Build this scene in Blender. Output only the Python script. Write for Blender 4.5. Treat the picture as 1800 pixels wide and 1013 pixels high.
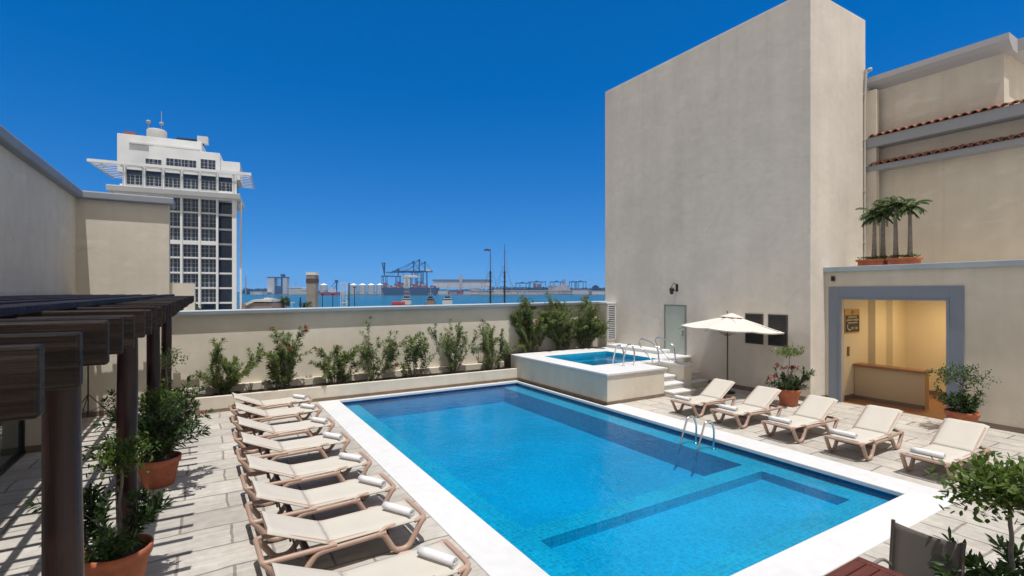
import bpy, math, random
import numpy as np
from mathutils import Vector, Matrix
R_=math.radians
for o in list(bpy.data.objects): bpy.data.objects.remove(o)
S=bpy.context.scene
COL=S.collection
# ------------------------------------------------------------------ camera
YAW=31.3
cd=bpy.data.cameras.new('camera'); cam=bpy.data.objects.new('camera',cd); COL.objects.link(cam)
cam.location=(0,0,3.1); cam.rotation_euler=(R_(90),0,R_(-YAW))
cd.sensor_width=36; cd.lens=17.6; cd.shift_y=6.5/1800; cd.clip_start=0.05; cd.clip_end=60000
S.camera=cam
# ------------------------------------------------------------------ light
SUNDIR=Vector((0.047,0.286,-1)).normalized()
w=bpy.data.worlds.new('World'); S.world=w; w.use_nodes=True
nt=w.node_tree; bg=nt.nodes['Background']
sky=nt.nodes.new('ShaderNodeTexSky'); sky.sky_type='NISHITA'; sky.sun_disc=False
sky.sun_elevation=R_(73.8); sky.sun_rotation=R_(189.3)
sky.altitude=0; sky.air_density=1.0; sky.dust_density=0.2; sky.ozone_density=5.0
tcw=nt.nodes.new('ShaderNodeTexCoord'); vm=nt.nodes.new('ShaderNodeVectorMath'); vm.operation='ADD'; vm.inputs[1].default_value=(0,0,0.14)
vn=nt.nodes.new('ShaderNodeVectorMath'); vn.operation='NORMALIZE'; nt.links.new(tcw.outputs['Generated'],vm.inputs[0]); nt.links.new(vm.outputs[0],vn.inputs[0]); nt.links.new(vn.outputs[0],sky.inputs['Vector'])
hs=nt.nodes.new('ShaderNodeHueSaturation'); hs.inputs['Saturation'].default_value=1.40; hs.inputs['Value'].default_value=1.07; hs.inputs['Hue'].default_value=0.506
nt.links.new(sky.outputs[0],hs.inputs['Color'])
# clear blue over the harbour; unseen sky elsewhere is neutral fill added to lift shade
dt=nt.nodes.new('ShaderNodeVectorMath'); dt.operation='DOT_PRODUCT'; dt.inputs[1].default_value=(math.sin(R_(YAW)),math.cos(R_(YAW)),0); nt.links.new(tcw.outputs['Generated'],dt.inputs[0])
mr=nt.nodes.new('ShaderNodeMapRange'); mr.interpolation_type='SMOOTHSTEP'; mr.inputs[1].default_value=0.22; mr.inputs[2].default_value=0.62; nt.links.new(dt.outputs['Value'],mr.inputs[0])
skyfill=nt.nodes.new('ShaderNodeMix'); skyfill.data_type='RGBA'; skyfill.inputs[6].default_value=(4.3,4.1,4.0,1); nt.links.new(mr.outputs[0],skyfill.inputs[0]); nt.links.new(hs.outputs[0],skyfill.inputs[7])
nt.links.new(skyfill.outputs[2],bg.inputs['Color'])
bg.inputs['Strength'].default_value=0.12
sl=bpy.data.lights.new('sun','SUN'); sl.energy=4.0; sl.angle=R_(0.5); sl.color=(1.0,0.965,0.915)
so=bpy.data.objects.new('sun',sl); COL.objects.link(so); so.rotation_euler=SUNDIR.to_track_quat('-Z','Y').to_euler()
S.view_settings.view_transform='Standard'; S.view_settings.look='None'; S.view_settings.gamma=1
S.view_settings.exposure=0.12
S.render.resolution_x=1024; S.render.resolution_y=576
S.render.engine='CYCLES'
S.cycles.max_bounces=8; S.cycles.transparent_max_bounces=16; S.cycles.volume_bounces=0
random.seed(4); rng=np.random.default_rng(7)
# ------------------------------------------------------------------ helpers
def srgb(r,g,b):
    f=lambda c:(c/255/12.92) if c<=10 else ((c/255+0.055)/1.055)**2.4
    return (f(r),f(g),f(b),1)
FV=Vector((math.sin(R_(YAW)),math.cos(R_(YAW)),0)); RV=Vector((math.cos(R_(YAW)),-math.sin(R_(YAW)),0))
def bearing(u,D,z):
    p=FV*D+RV*(D*(u-900)/880.); return Vector((p.x,p.y,z))
def mat(name,col,rough=0.8,var=None,bump=None,metal=0.0,spec=0.5,streak=None,sheen=None,coord='Object',transl=None):
    m=bpy.data.materials.new(name); m.use_nodes=True; n=m.node_tree; b=n.nodes['Principled BSDF']
    if len(col)==3: col=(*col,1)
    b.inputs['Roughness'].default_value=rough; b.inputs['Metallic'].default_value=metal
    b.inputs['Specular IOR Level'].default_value=spec; b.inputs['Base Color'].default_value=col
    tc=n.nodes.new('ShaderNodeTexCoord'); src=tc.outputs[coord]
    if coord=='World': pass
    last=None
    def mul(prev,fac_socket,lo,hi):
        r=n.nodes.new('ShaderNodeMapRange'); r.inputs[3].default_value=lo; r.inputs[4].default_value=hi
        r.inputs[1].default_value=0.3; r.inputs[2].default_value=0.7
        n.links.new(fac_socket,r.inputs[0])
        mx=n.nodes.new('ShaderNodeMix'); mx.data_type='RGBA'; mx.blend_type='MULTIPLY'; mx.inputs[0].default_value=1
        if prev is None: mx.inputs[6].default_value=col
        else: n.links.new(prev,mx.inputs[6])
        n.links.new(r.outputs[0],mx.inputs[7]); return mx.outputs[2]
    if var:
        for sc,am in var:
            t=n.nodes.new('ShaderNodeTexNoise'); t.inputs['Scale'].default_value=sc; t.inputs['Detail'].default_value=5
            n.links.new(src,t.inputs['Vector']); last=mul(last,t.outputs[0],1-am,1+am*0.5)
    if streak:
        sc,am=streak
        mp=n.nodes.new('ShaderNodeMapping'); mp.inputs['Scale'].default_value=sc; n.links.new(src,mp.inputs[0])
        t=n.nodes.new('ShaderNodeTexNoise'); t.inputs['Scale'].default_value=1; t.inputs['Detail'].default_value=6
        n.links.new(mp.outputs[0],t.inputs['Vector']); last=mul(last,t.outputs[0],1-am,1+am*0.4)
    if last is not None: n.links.new(last,b.inputs['Base Color'])
    if bump:
        prev=None
        for sc,st in bump:
            t=n.nodes.new('ShaderNodeTexNoise'); t.inputs['Detail'].default_value=6
            if isinstance(sc,tuple):
                mp=n.nodes.new('ShaderNodeMapping'); mp.inputs['Scale'].default_value=sc; n.links.new(src,mp.inputs[0]); n.links.new(mp.outputs[0],t.inputs['Vector']); t.inputs['Scale'].default_value=1
            else:
                t.inputs['Scale'].default_value=sc; n.links.new(src,t.inputs['Vector'])
            bp=n.nodes.new('ShaderNodeBump'); bp.inputs['Strength'].default_value=st; bp.inputs['Distance'].default_value=0.02
            n.links.new(t.outputs[0],bp.inputs['Height'])
            if prev: n.links.new(prev,bp.inputs['Normal'])
            prev=bp.outputs[0]
        n.links.new(prev,b.inputs['Normal'])
    return m
def leafmat(name,col,var=0.45,transl=0.35):
    m=mat(name,col,0.45,var=[(9,var),(60,var*0.6)],spec=0.35)
    n=m.node_tree; b=n.nodes['Principled BSDF']; out=n.nodes['Material Output']
    tr=n.nodes.new('ShaderNodeBsdfTranslucent'); mx=n.nodes.new('ShaderNodeMixShader'); mx.inputs[0].default_value=transl
    ln=b.inputs['Base Color'].links[0].from_socket
    g=n.nodes.new('ShaderNodeMix'); g.data_type='RGBA'; g.blend_type='MULTIPLY'; g.inputs[0].default_value=1; g.inputs[7].default_value=(1.5,1.6,0.6,1)
    n.links.new(ln,g.inputs[6]); n.links.new(g.outputs[2],tr.inputs[0])
    n.links.new(b.outputs[0],mx.inputs[1]); n.links.new(tr.outputs[0],mx.inputs[2]); n.links.new(mx.outputs[0],out.inputs[0])
    return m
class MB:
    def __init__(s): s.v=[]; s.f=[]; s.m=[]; s.sm=[]
    def add(s,vs,fs,mi=0,smooth=False):
        k=len(s.v); s.v.extend([tuple(v) for v in vs])
        for f in fs: s.f.append(tuple(i+k for i in f)); s.m.append(mi); s.sm.append(smooth)
    def box(s,x0,x1,y0,y1,z0,z1,mi=0,M=None):
        vs=[Vector(p) for p in ((x0,y0,z0),(x1,y0,z0),(x1,y1,z0),(x0,y1,z0),(x0,y0,z1),(x1,y0,z1),(x1,y1,z1),(x0,y1,z1))]
        if M: vs=[M@v for v in vs]
        s.add(vs,[(0,3,2,1),(4,5,6,7),(0,1,5,4),(1,2,6,5),(2,3,7,6),(3,0,4,7)],mi)
    def quad(s,a,b,c,d,mi=0): s.add([a,b,c,d],[(0,1,2,3)],mi)
    def tube(s,pts,r,n=8,mi=0,caps=True,flat=1.0,up=(0,0,1),closed=False,r2=None):
        pts=[Vector(p) for p in pts]; N=len(pts); rings=[]
        up=Vector(up); pa=None
        for i,p in enumerate(pts):
            if closed: t=(pts[(i+1)%N]-pts[i-1]).normalized()
            else: t=(pts[min(i+1,N-1)]-pts[max(i-1,0)]).normalized()
            if pa is None:
                a=up.cross(t)
                if a.length<0.15: a=Vector((1,0,0)).cross(t)
                if a.length<0.15: a=Vector((0,1,0)).cross(t)
            else: a=pa-t*pa.dot(t)
            a.normalize(); b=t.cross(a); pa=a
            rr=r if not callable(r) else r(i/(N-1))
            rings.append([p+a*math.cos(2*math.pi*k/n)*rr*flat+b*math.sin(2*math.pi*k/n)*rr for k in range(n)])
        vs=[v for g in rings for v in g]; fs=[]
        for i in range(N if closed else N-1):
            j=(i+1)%N
            for k in range(n): fs.append((i*n+k,i*n+(k+1)%n,j*n+(k+1)%n,j*n+k))
        s.add(vs,fs,mi,True)
        if caps and not closed: s.add(rings[0],[tuple(range(n))[::-1]],mi); s.add(rings[-1],[tuple(range(n))],mi)
    def cyl(s,p0,p1,r,n=12,mi=0,r1=None):
        r1=r if r1 is None else r1
        s.tube([p0,p1],lambda t:r+(r1-r)*t,n,mi)
    def lathe(s,prof,n=24,mi=0,c=(0,0,0)):
        vs=[]; fs=[]
        for (r,z) in prof:
            for k in range(n): a=2*math.pi*k/n; vs.append((c[0]+r*math.cos(a),c[1]+r*math.sin(a),c[2]+z))
        for i in range(len(prof)-1):
            for k in range(n): fs.append((i*n+k,i*n+(k+1)%n,(i+1)*n+(k+1)%n,(i+1)*n+k))
        s.add(vs,fs,mi,True)
    def prism(s,poly,axis,a0,a1,mi=0):
        def P(p,a):
            return {'x':(a,p[0],p[1]),'y':(p[0],a,p[1]),'z':(p[0],p[1],a)}[axis]
        n=len(poly); vs=[P(p,a0) for p in poly]+[P(p,a1) for p in poly]
        fs=[tuple(range(n))[::-1],tuple(range(n,2*n))]+[(i,(i+1)%n,n+(i+1)%n,n+i) for i in range(n)]
        s.add(vs,fs,mi)
    def build(s,name,mats,parent=None,bevel=0,loc=None,segs=2,fixn=True):
        me=bpy.data.meshes.new(name); me.from_pydata(s.v,[],s.f)
        mats=mats if isinstance(mats,(list,tuple)) else [mats]
        for m in mats: me.materials.append(m)
        me.polygons.foreach_set('material_index',s.m); me.polygons.foreach_set('use_smooth',s.sm)
        me.update()
        if fixn and len(s.f)<20000:
            import bmesh
            b=bmesh.new(); b.from_mesh(me); bmesh.ops.recalc_face_normals(b,faces=b.faces); b.to_mesh(me); b.free()
        o=bpy.data.objects.new(name,me); COL.objects.link(o)
        if parent: o.parent=parent
        if loc: o.location=loc
        if bevel:
            md=o.modifiers.new('bevel','BEVEL'); md.width=bevel; md.segments=segs; md.limit_method='ANGLE'; md.angle_limit=R_(40)
        return o
def tag(o,label=None,cat=None,group=None,kind=None):
    if label: o['label']=label
    if cat: o['category']=cat
    if group: o['group']=group
    if kind: o['kind']=kind
    return o
def thing(name,loc,label,cat,group=None,rz=0):
    o=bpy.data.objects.new(name,None); COL.objects.link(o); o.location=loc; o.rotation_euler=(0,0,rz); o.empty_display_size=0.2
    return tag(o,label,cat,group)
def copy_tree(o,parent=None):
    c=o.copy(); COL.objects.link(c)
    if parent: c.parent=parent; c.matrix_parent_inverse=o.matrix_parent_inverse.copy()
    for ch in list(o.children): copy_tree(ch,c)
    return c
def smooth_path(pts,it=2,keep=0.25):
    pts=[Vector(p) for p in pts]
    for _ in range(it):
        q=[pts[0]]
        for a,b in zip(pts[:-1],pts[1:]): q.append(a.lerp(b,keep)); q.append(a.lerp(b,1-keep))
        q.append(pts[-1]); pts=q
    return pts
def rounded_path(pts,rad=0.05,k=3):
    pts=[Vector(p) for p in pts]; q=[pts[0]]
    for a,b,c in zip(pts[:-2],pts[1:-1],pts[2:]):
        d1=(a-b); d2=(c-b); r=min(rad,d1.length*.45,d2.length*.45)
        p=b+d1.normalized()*r; s_=b+d2.normalized()*r
        for i in range(k+1):
            t=i/k; q.append((1-t)**2*p+2*t*(1-t)*b+t*t*s_)
    q.append(pts[-1]); return q
# ------------------------------------------------------------------ materials
M={}
STB=[(6,0.25),(60,0.25)]
M['wall']=mat('cream_stucco',(0.66,0.60,0.505),0.9,var=[(0.35,0.08),(2.5,0.05)],streak=((3,3,0.35),0.05),bump=STB,spec=0.2)
M['tower']=mat('aged_stucco',(0.71,0.655,0.585),0.92,var=[(0.22,0.09),(1.0,0.06),(5,0.04)],streak=((1.6,1.6,0.12),0.07),bump=[(0.9,0.5),(3.5,0.35),(45,0.12)],spec=0.15)
def weather(m,zt):
    n=m.node_tree; L=n.links.new; b=n.nodes['Principled BSDF']; src=b.inputs['Base Color'].links[0].from_socket
    tc=n.nodes.new('ShaderNodeTexCoord'); sp=n.nodes.new('ShaderNodeSeparateXYZ'); L(tc.outputs['Object'],sp.inputs[0])
    def rng_(x,a0,a1,b0,b1):
        r=n.nodes.new('ShaderNodeMapRange'); r.inputs[1].default_value=a0; r.inputs[2].default_value=a1; r.inputs[3].default_value=b0; r.inputs[4].default_value=b1; L(x,r.inputs[0]); return r.outputs[0]
    def nz(sc,s2,d=6):
        mp=n.nodes.new('ShaderNodeMapping'); mp.inputs['Scale'].default_value=sc; L(tc.outputs['Object'],mp.inputs[0]); t=n.nodes.new('ShaderNodeTexNoise'); t.inputs['Scale'].default_value=s2; t.inputs['Detail'].default_value=d; t.inputs['Roughness'].default_value=0.65; L(mp.outputs[0],t.inputs[0]); return t.outputs[0]
    def mth(op,a,c):
        q=n.nodes.new('ShaderNodeMath'); q.operation=op; L(a,q.inputs[0])
        if isinstance(c,float): q.inputs[1].default_value=c
        else: L(c,q.inputs[1])
        return q.outputs[0]
    def mix(c,f,col,mode='MIX'):
        x=n.nodes.new('ShaderNodeMix'); x.data_type='RGBA'; x.blend_type=mode; L(c,x.inputs[6]); L(f,x.inputs[0]); x.inputs[7].default_value=col; return x.outputs[2]
    drips=mth('MULTIPLY',rng_(nz((3.5,3.5,0.10),1),0.54,0.68,0,0.17),rng_(sp.outputs[2],zt-4.5,zt-0.1,0,1.0))
    c=mix(src,drips,(0.30,0.27,0.24,1))
    c=mix(c,mth('MULTIPLY',rng_(nz((1,1,3.0),0.8),0.56,0.64,0,0.30),rng_(sp.outputs[2],zt-3.5,zt,0.15,1.0)),(0.80,0.76,0.70,1))
    c=mix(c,mth('MULTIPLY',rng_(nz((1,1,1),1.3),0.50,0.62,0,0.22),rng_(sp.outputs[2],0.9,0.05,0,1.0)),(0.30,0.25,0.20,1))
    vo=n.nodes.new('ShaderNodeTexVoronoi'); vo.feature='DISTANCE_TO_EDGE'; vo.inputs['Scale'].default_value=0.28
    wob=n.nodes.new('ShaderNodeMix'); wob.data_type='RGBA'; wob.blend_type='LINEAR_LIGHT'; wob.inputs[0].default_value=0.35; L(tc.outputs['Object'],wob.inputs[6]); t=n.nodes.new('ShaderNodeTexNoise'); t.inputs['Scale'].default_value=1.5; t.inputs['Detail'].default_value=8; L(tc.outputs['Object'],t.inputs[0]); L(t.outputs['Color'],wob.inputs[7]); L(wob.outputs[2],vo.inputs['Vector'])
    c=mix(c,mth('MULTIPLY',rng_(vo.outputs['Distance'],0.0045,0.0,0,0.22),rng_(nz((1,1,1),0.5,2),0.5,0.6,0,1.0)),(0.25,0.22,0.19,1))
    L(c,b.inputs['Base Color'])
weather(M['tower'],11.6)
weather(M['wall'],5.6)
M['cap']=mat('blue_grey_trim',(0.36,0.42,0.47),0.7,var=[(1.5,0.12)],bump=[(30,0.1)])
M['frame']=mat('blue_grey_frame',(0.20,0.235,0.295),0.6,var=[(2,0.08)],bump=[(40,0.08)])
M['skirt']=mat('brown_skirting',(0.21,0.155,0.115),0.6,var=[(3,0.25)],bump=[(20,0.15)])
M['white']=mat('white_painted_concrete',(0.62,0.625,0.635),0.7,var=[(0.8,0.05),(6,0.05),(0.15,0.03)],bump=[(25,0.12)])
M['wood']=mat('dark_stained_wood',(0.024,0.015,0.011),0.6,var=[(3,0.5),(0.7,0.4)],streak=((0.9,14,40),0.85),bump=[((1.6,18,34),0.35),((0.8,5,9),0.3),(40,0.12)],spec=0.22)
M['post']=mat('glossy_varnished_post',(0.030,0.011,0.010),0.36,var=[(5,0.4)],streak=((14,14,0.9),0.5),bump=[((22,22,1.6),0.45),(14,0.25)],spec=0.35)
_p=M['post'].node_tree.nodes['Principled BSDF']; _p.inputs['Coat Weight'].default_value=0.15; _p.inputs['Coat Roughness'].default_value=0.3
M['terra']=mat('terracotta',(0.42,0.13,0.062),0.75,var=[(4,0.25),(20,0.12)],bump=[(30,0.2)])
M['soil']=mat('soil',(0.045,0.03,0.02),0.95,var=[(20,0.5)],bump=[(30,1.0)])
M['resin']=mat('tan_resin',(0.40,0.275,0.215),0.42,var=[(6,0.08)],spec=0.5)
M['resind']=mat('brown_resin_brace',(0.10,0.05,0.038),0.5)
M['sling']=mat('beige_mesh_fabric',(0.53,0.495,0.44),0.85,var=[(2.5,0.05)],bump=[(260,0.25),(3,0.15)])
M['towel']=mat('white_towel',(0.72,0.72,0.74),0.95,bump=[(160,0.5),(12,0.3)])
M['steel']=mat('polished_steel',(0.62,0.63,0.65),0.18,metal=1.0)
M['black']=mat('black_paint',(0.012,0.012,0.013),0.4)
M['canvas']=mat('ivory_canvas',(0.62,0.59,0.54),0.9,bump=[(180,0.15),(4,0.2)])
M['polewood']=mat('parasol_pole_wood',(0.11,0.05,0.025),0.4,streak=((20,20,1),0.3))
M['doorpaint']=mat('pale_green_door',(0.43,0.47,0.42),0.5,var=[(2,0.05)])
M['slate']=mat('dark_louvre',(0.045,0.042,0.04),0.5)
M['tile_roof']=mat('clay_roof_tile',(0.30,0.115,0.07),0.8,var=[(2,0.4),(8,0.3)],bump=[(30,0.3)])
M['bark']=mat('grey_bark',(0.22,0.19,0.16),0.85,var=[(10,0.35)],bump=[(30,0.6)])
M['darkbark']=mat('dark_bark',(0.07,0.05,0.04),0.85,var=[(10,0.3)],bump=[(30,0.5)])
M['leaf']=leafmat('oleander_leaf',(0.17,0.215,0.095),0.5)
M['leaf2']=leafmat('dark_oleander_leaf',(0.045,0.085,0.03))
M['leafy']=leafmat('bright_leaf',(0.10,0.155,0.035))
M['palmleaf']=leafmat('palm_frond',(0.07,0.12,0.04))
M['flower']=mat('pink_blossom',(0.55,0.03,0.07),0.6)
M['redwood']=mat('red_brown_slats',(0.11,0.026,0.018),0.4,streak=((1.2,30,30),0.4),bump=[((2,60,60),0.4)])
M['chairmesh']=mat('grey_brown_mesh',(0.115,0.10,0.088),0.8,bump=[(300,0.4)])
M['chairmetal']=mat('dark_bronze_metal',(0.085,0.065,0.06),0.4,metal=0.3)
M['roomwall']=mat('warm_yellow_plaster',(0.74,0.66,0.47),0.85,var=[(1,0.04)],bump=[(20,0.1)])
M['roomfloor']=mat('terracotta_floor',(0.33,0.16,0.08),0.5,var=[(3,0.15)])
M['counter']=mat('brown_counter_top',(0.30,0.14,0.07),0.4,var=[(3,0.2)])
M['gold']=mat('brass_plate',(0.40,0.27,0.10),0.4,metal=0.4)
M['letter']=mat('cream_lettering',(0.75,0.68,0.5),0.6)
def glassm(name,col,rough=0.03):
    m=mat(name,col,rough,spec=0.8); return m
M['glass']=glassm('dark_glass',(0.03,0.045,0.04),0.04)
def paving(name,lx,ly,off):
    m=bpy.data.materials.new(name); m.use_nodes=True; n=m.node_tree; b=n.nodes['Principled BSDF']; L=n.links.new
    tc=n.nodes.new('ShaderNodeTexCoord')
    nz=n.nodes.new('ShaderNodeTexNoise'); nz.inputs['Scale'].default_value=1.6; nz.inputs['Detail'].default_value=4; L(tc.outputs['Object'],nz.inputs['Vector'])
    sub=n.nodes.new('ShaderNodeVectorMath'); sub.operation='SUBTRACT'; sub.inputs[1].default_value=(0.5,0.5,0.5); L(nz.outputs['Color'],sub.inputs[0])
    sc=n.nodes.new('ShaderNodeVectorMath'); sc.operation='SCALE'; sc.inputs['Scale'].default_value=0.10; L(sub.outputs[0],sc.inputs[0])
    ad=n.nodes.new('ShaderNodeVectorMath'); L(tc.outputs['Object'],ad.inputs[0]); L(sc.outputs[0],ad.inputs[1])
    mp=n.nodes.new('ShaderNodeMapping'); mp.inputs['Location'].default_value=(off,0.13,0)
    if ly>lx: mp.inputs['Rotation'].default_value=(0,0,R_(90))
    L(ad.outputs[0],mp.inputs[0])
    a,bb=max(lx,ly),min(lx,ly)
    br=n.nodes.new('ShaderNodeTexBrick'); br.inputs['Scale'].default_value=1; br.inputs['Brick Width'].default_value=a; br.inputs['Row Height'].default_value=bb
    br.inputs['Mortar Size'].default_value=0.018; br.inputs['Mortar Smooth'].default_value=0.35; br.inputs['Bias'].default_value=0; br.offset=0.43
    br.inputs['Color1'].default_value=(0.50,0.47,0.425,1); br.inputs['Color2'].default_value=(0.43,0.40,0.36,1); br.inputs['Mortar'].default_value=(0.25,0.225,0.20,1)
    L(mp.outputs[0],br.inputs['Vector'])
    # mottled wear, board-like grain and rust-brown patches
    def noise(vec,s,d=6,r=0.6):
        t=n.nodes.new('ShaderNodeTexNoise'); t.inputs['Scale'].default_value=s; t.inputs['Detail'].default_value=d; t.inputs['Roughness'].default_value=r; L(vec,t.inputs['Vector']); return t.outputs[0]
    def ramp(x,a0,a1,b0,b1):
        r=n.nodes.new('ShaderNodeMapRange'); r.inputs[1].default_value=a0; r.inputs[2].default_value=a1; r.inputs[3].default_value=b0; r.inputs[4].default_value=b1; L(x,r.inputs[0]); return r.outputs[0]
    def mix(mode,c,fac,c2):
        mx=n.nodes.new('ShaderNodeMix'); mx.data_type='RGBA'; mx.blend_type=mode
        L(c,mx.inputs[6]);
        if isinstance(fac,float): mx.inputs[0].default_value=fac
        else: L(fac,mx.inputs[0])
        if isinstance(c2,tuple): mx.inputs[7].default_value=c2
        else: L(c2,mx.inputs[7])
        return mx.outputs[2]
    gm=n.nodes.new('ShaderNodeMapping'); gm.inputs['Scale'].default_value=(1.2,16,1) if ly<=lx else (16,1.2,1); L(tc.outputs['Object'],gm.inputs[0])
    grain=noise(gm.outputs[0],1)
    c=mix('MULTIPLY',br.outputs[0],1.0,ramp(grain,0.3,0.7,0.84,1.1))
    c=mix('MULTIPLY',c,1.0,ramp(noise(tc.outputs['Object'],0.7),0.3,0.7,0.82,1.12))
    c=mix('MULTIPLY',c,1.0,ramp(noise(tc.outputs['Object'],7),0.3,0.7,0.86,1.08))
    c=mix('MIX',c,ramp(noise(tc.outputs['Object'],1.9,8,0.7),0.60,0.72,0.0,0.5),(0.30,0.20,0.13,1))
    c=mix('MIX',c,ramp(noise(tc.outputs['Object'],3.3,8,0.75),0.62,0.7,0.0,0.45),(0.12,0.10,0.085,1))
    L(c,b.inputs['Base Color']); b.inputs['Roughness'].default_value=0.85; b.inputs['Specular IOR Level'].default_value=0.25
    bp=n.nodes.new('ShaderNodeBump'); bp.inputs['Strength'].default_value=0.6; bp.inputs['Distance'].default_value=0.012; L(br.outputs['Fac'],bp.inputs['Height']); bp.invert=True
    bp2=n.nodes.new('ShaderNodeBump'); bp2.inputs['Strength'].default_value=0.35; bp2.inputs['Distance'].default_value=0.01; L(grain,bp2.inputs['Height']); L(bp.outputs[0],bp2.inputs['Normal'])
    L(bp2.outputs[0],b.inputs['Normal']); return m
M['paveL']=paving('stamped_paving_long_x',0.98,0.60,0.3)
M['paveR']=paving('stamped_paving_long_y',0.52,1.02,0.1)
def pooltile(name,c1,c2,grout,t=0.05,glow=0.0):
    m=bpy.data.materials.new(name); m.use_nodes=True; n=m.node_tree; b=n.nodes['Principled BSDF']; L=n.links.new
    tc=n.nodes.new('ShaderNodeTexCoord'); geo=n.nodes.new('ShaderNodeNewGeometry')
    # choose in-plane coordinates from the face normal so walls are tiled too
    sep=n.nodes.new('ShaderNodeSeparateXYZ'); L(tc.outputs['Object'],sep.inputs[0])
    sn=n.nodes.new('ShaderNodeSeparateXYZ'); L(geo.outputs['True Normal'],sn.inputs[0])
    def ab(s): a=n.nodes.new('ShaderNodeMath'); a.operation='ABSOLUTE'; L(s,a.inputs[0]); return a.outputs[0]
    def gt(s): a=n.nodes.new('ShaderNodeMath'); a.operation='GREATER_THAN'; a.inputs[1].default_value=0.5; L(s,a.inputs[0]); return a.outputs[0]
    def lerp(f,a,c):
        mx=n.nodes.new('ShaderNodeMix'); mx.data_type='FLOAT'; L(f,mx.inputs[0]); L(a,mx.inputs[2]); L(c,mx.inputs[3]); return mx.outputs[0]
    u=lerp(gt(ab(sn.outputs[0])),sep.outputs[0],sep.outputs[1])
    v=lerp(gt(ab(sn.outputs[2])),sep.outputs[2],sep.outputs[1])
    cb=n.nodes.new('ShaderNodeCombineXYZ'); L(u,cb.inputs[0]); L(v,cb.inputs[1])
    br=n.nodes.new('ShaderNodeTexBrick'); br.offset=0; br.inputs['Scale'].default_value=1; br.inputs['Brick Width'].default_value=t; br.inputs['Row Height'].default_value=t
    br.inputs['Mortar Size'].default_value=t*0.045; br.inputs['Mortar Smooth'].default_value=0.4; br.inputs['Color1'].default_value=c1; br.inputs['Color2'].default_value=c2; br.inputs['Mortar'].default_value=grout
    L(cb.outputs[0],br.inputs['Vector'])
    nz=n.nodes.new('ShaderNodeTexNoise'); nz.inputs['Scale'].default_value=0.6; nz.inputs['Detail'].default_value=3; L(tc.outputs['Object'],nz.inputs[0])
    r=n.nodes.new('ShaderNodeMapRange'); r.inputs[1].default_value=0.3; r.inputs[2].default_value=0.7; r.inputs[3].default_value=0.88; r.inputs[4].default_value=1.1; L(nz.outputs[0],r.inputs[0])
    mx=n.nodes.new('ShaderNodeMix'); mx.data_type='RGBA'; mx.blend_type='MULTIPLY'; mx.inputs[0].default_value=1; L(br.outputs[0],mx.inputs[6]); L(r.outputs[0],mx.inputs[7])
    L(mx.outputs[2],b.inputs['Base Color']); b.inputs['Roughness'].default_value=0.35; return m
M['tile']=pooltile('turquoise_mosaic',(0.010,0.37,0.57,1),(0.007,0.29,0.49,1),(0.06,0.46,0.62,1),0.075)
M['tilefloor']=pooltile('deep_dimmed_mosaic',(0.004,0.31,0.57,1),(0.003,0.28,0.52,1),(0.012,0.36,0.59,1),0.075)  # deep floor colour darkened to stand for light lost in the deeper water
M['tileshallow']=pooltile('shallow_lightened_mosaic',(0.005,0.35,0.60,1),(0.004,0.31,0.55,1),(0.02,0.41,0.62,1),0.075)  # same tile, colour lightened because shallow water dims the light less
M['tileedge']=pooltile('navy_waterline_mosaic',(0.01,0.10,0.28,1),(0.006,0.06,0.2,1),(0.05,0.12,0.2,1))
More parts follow.
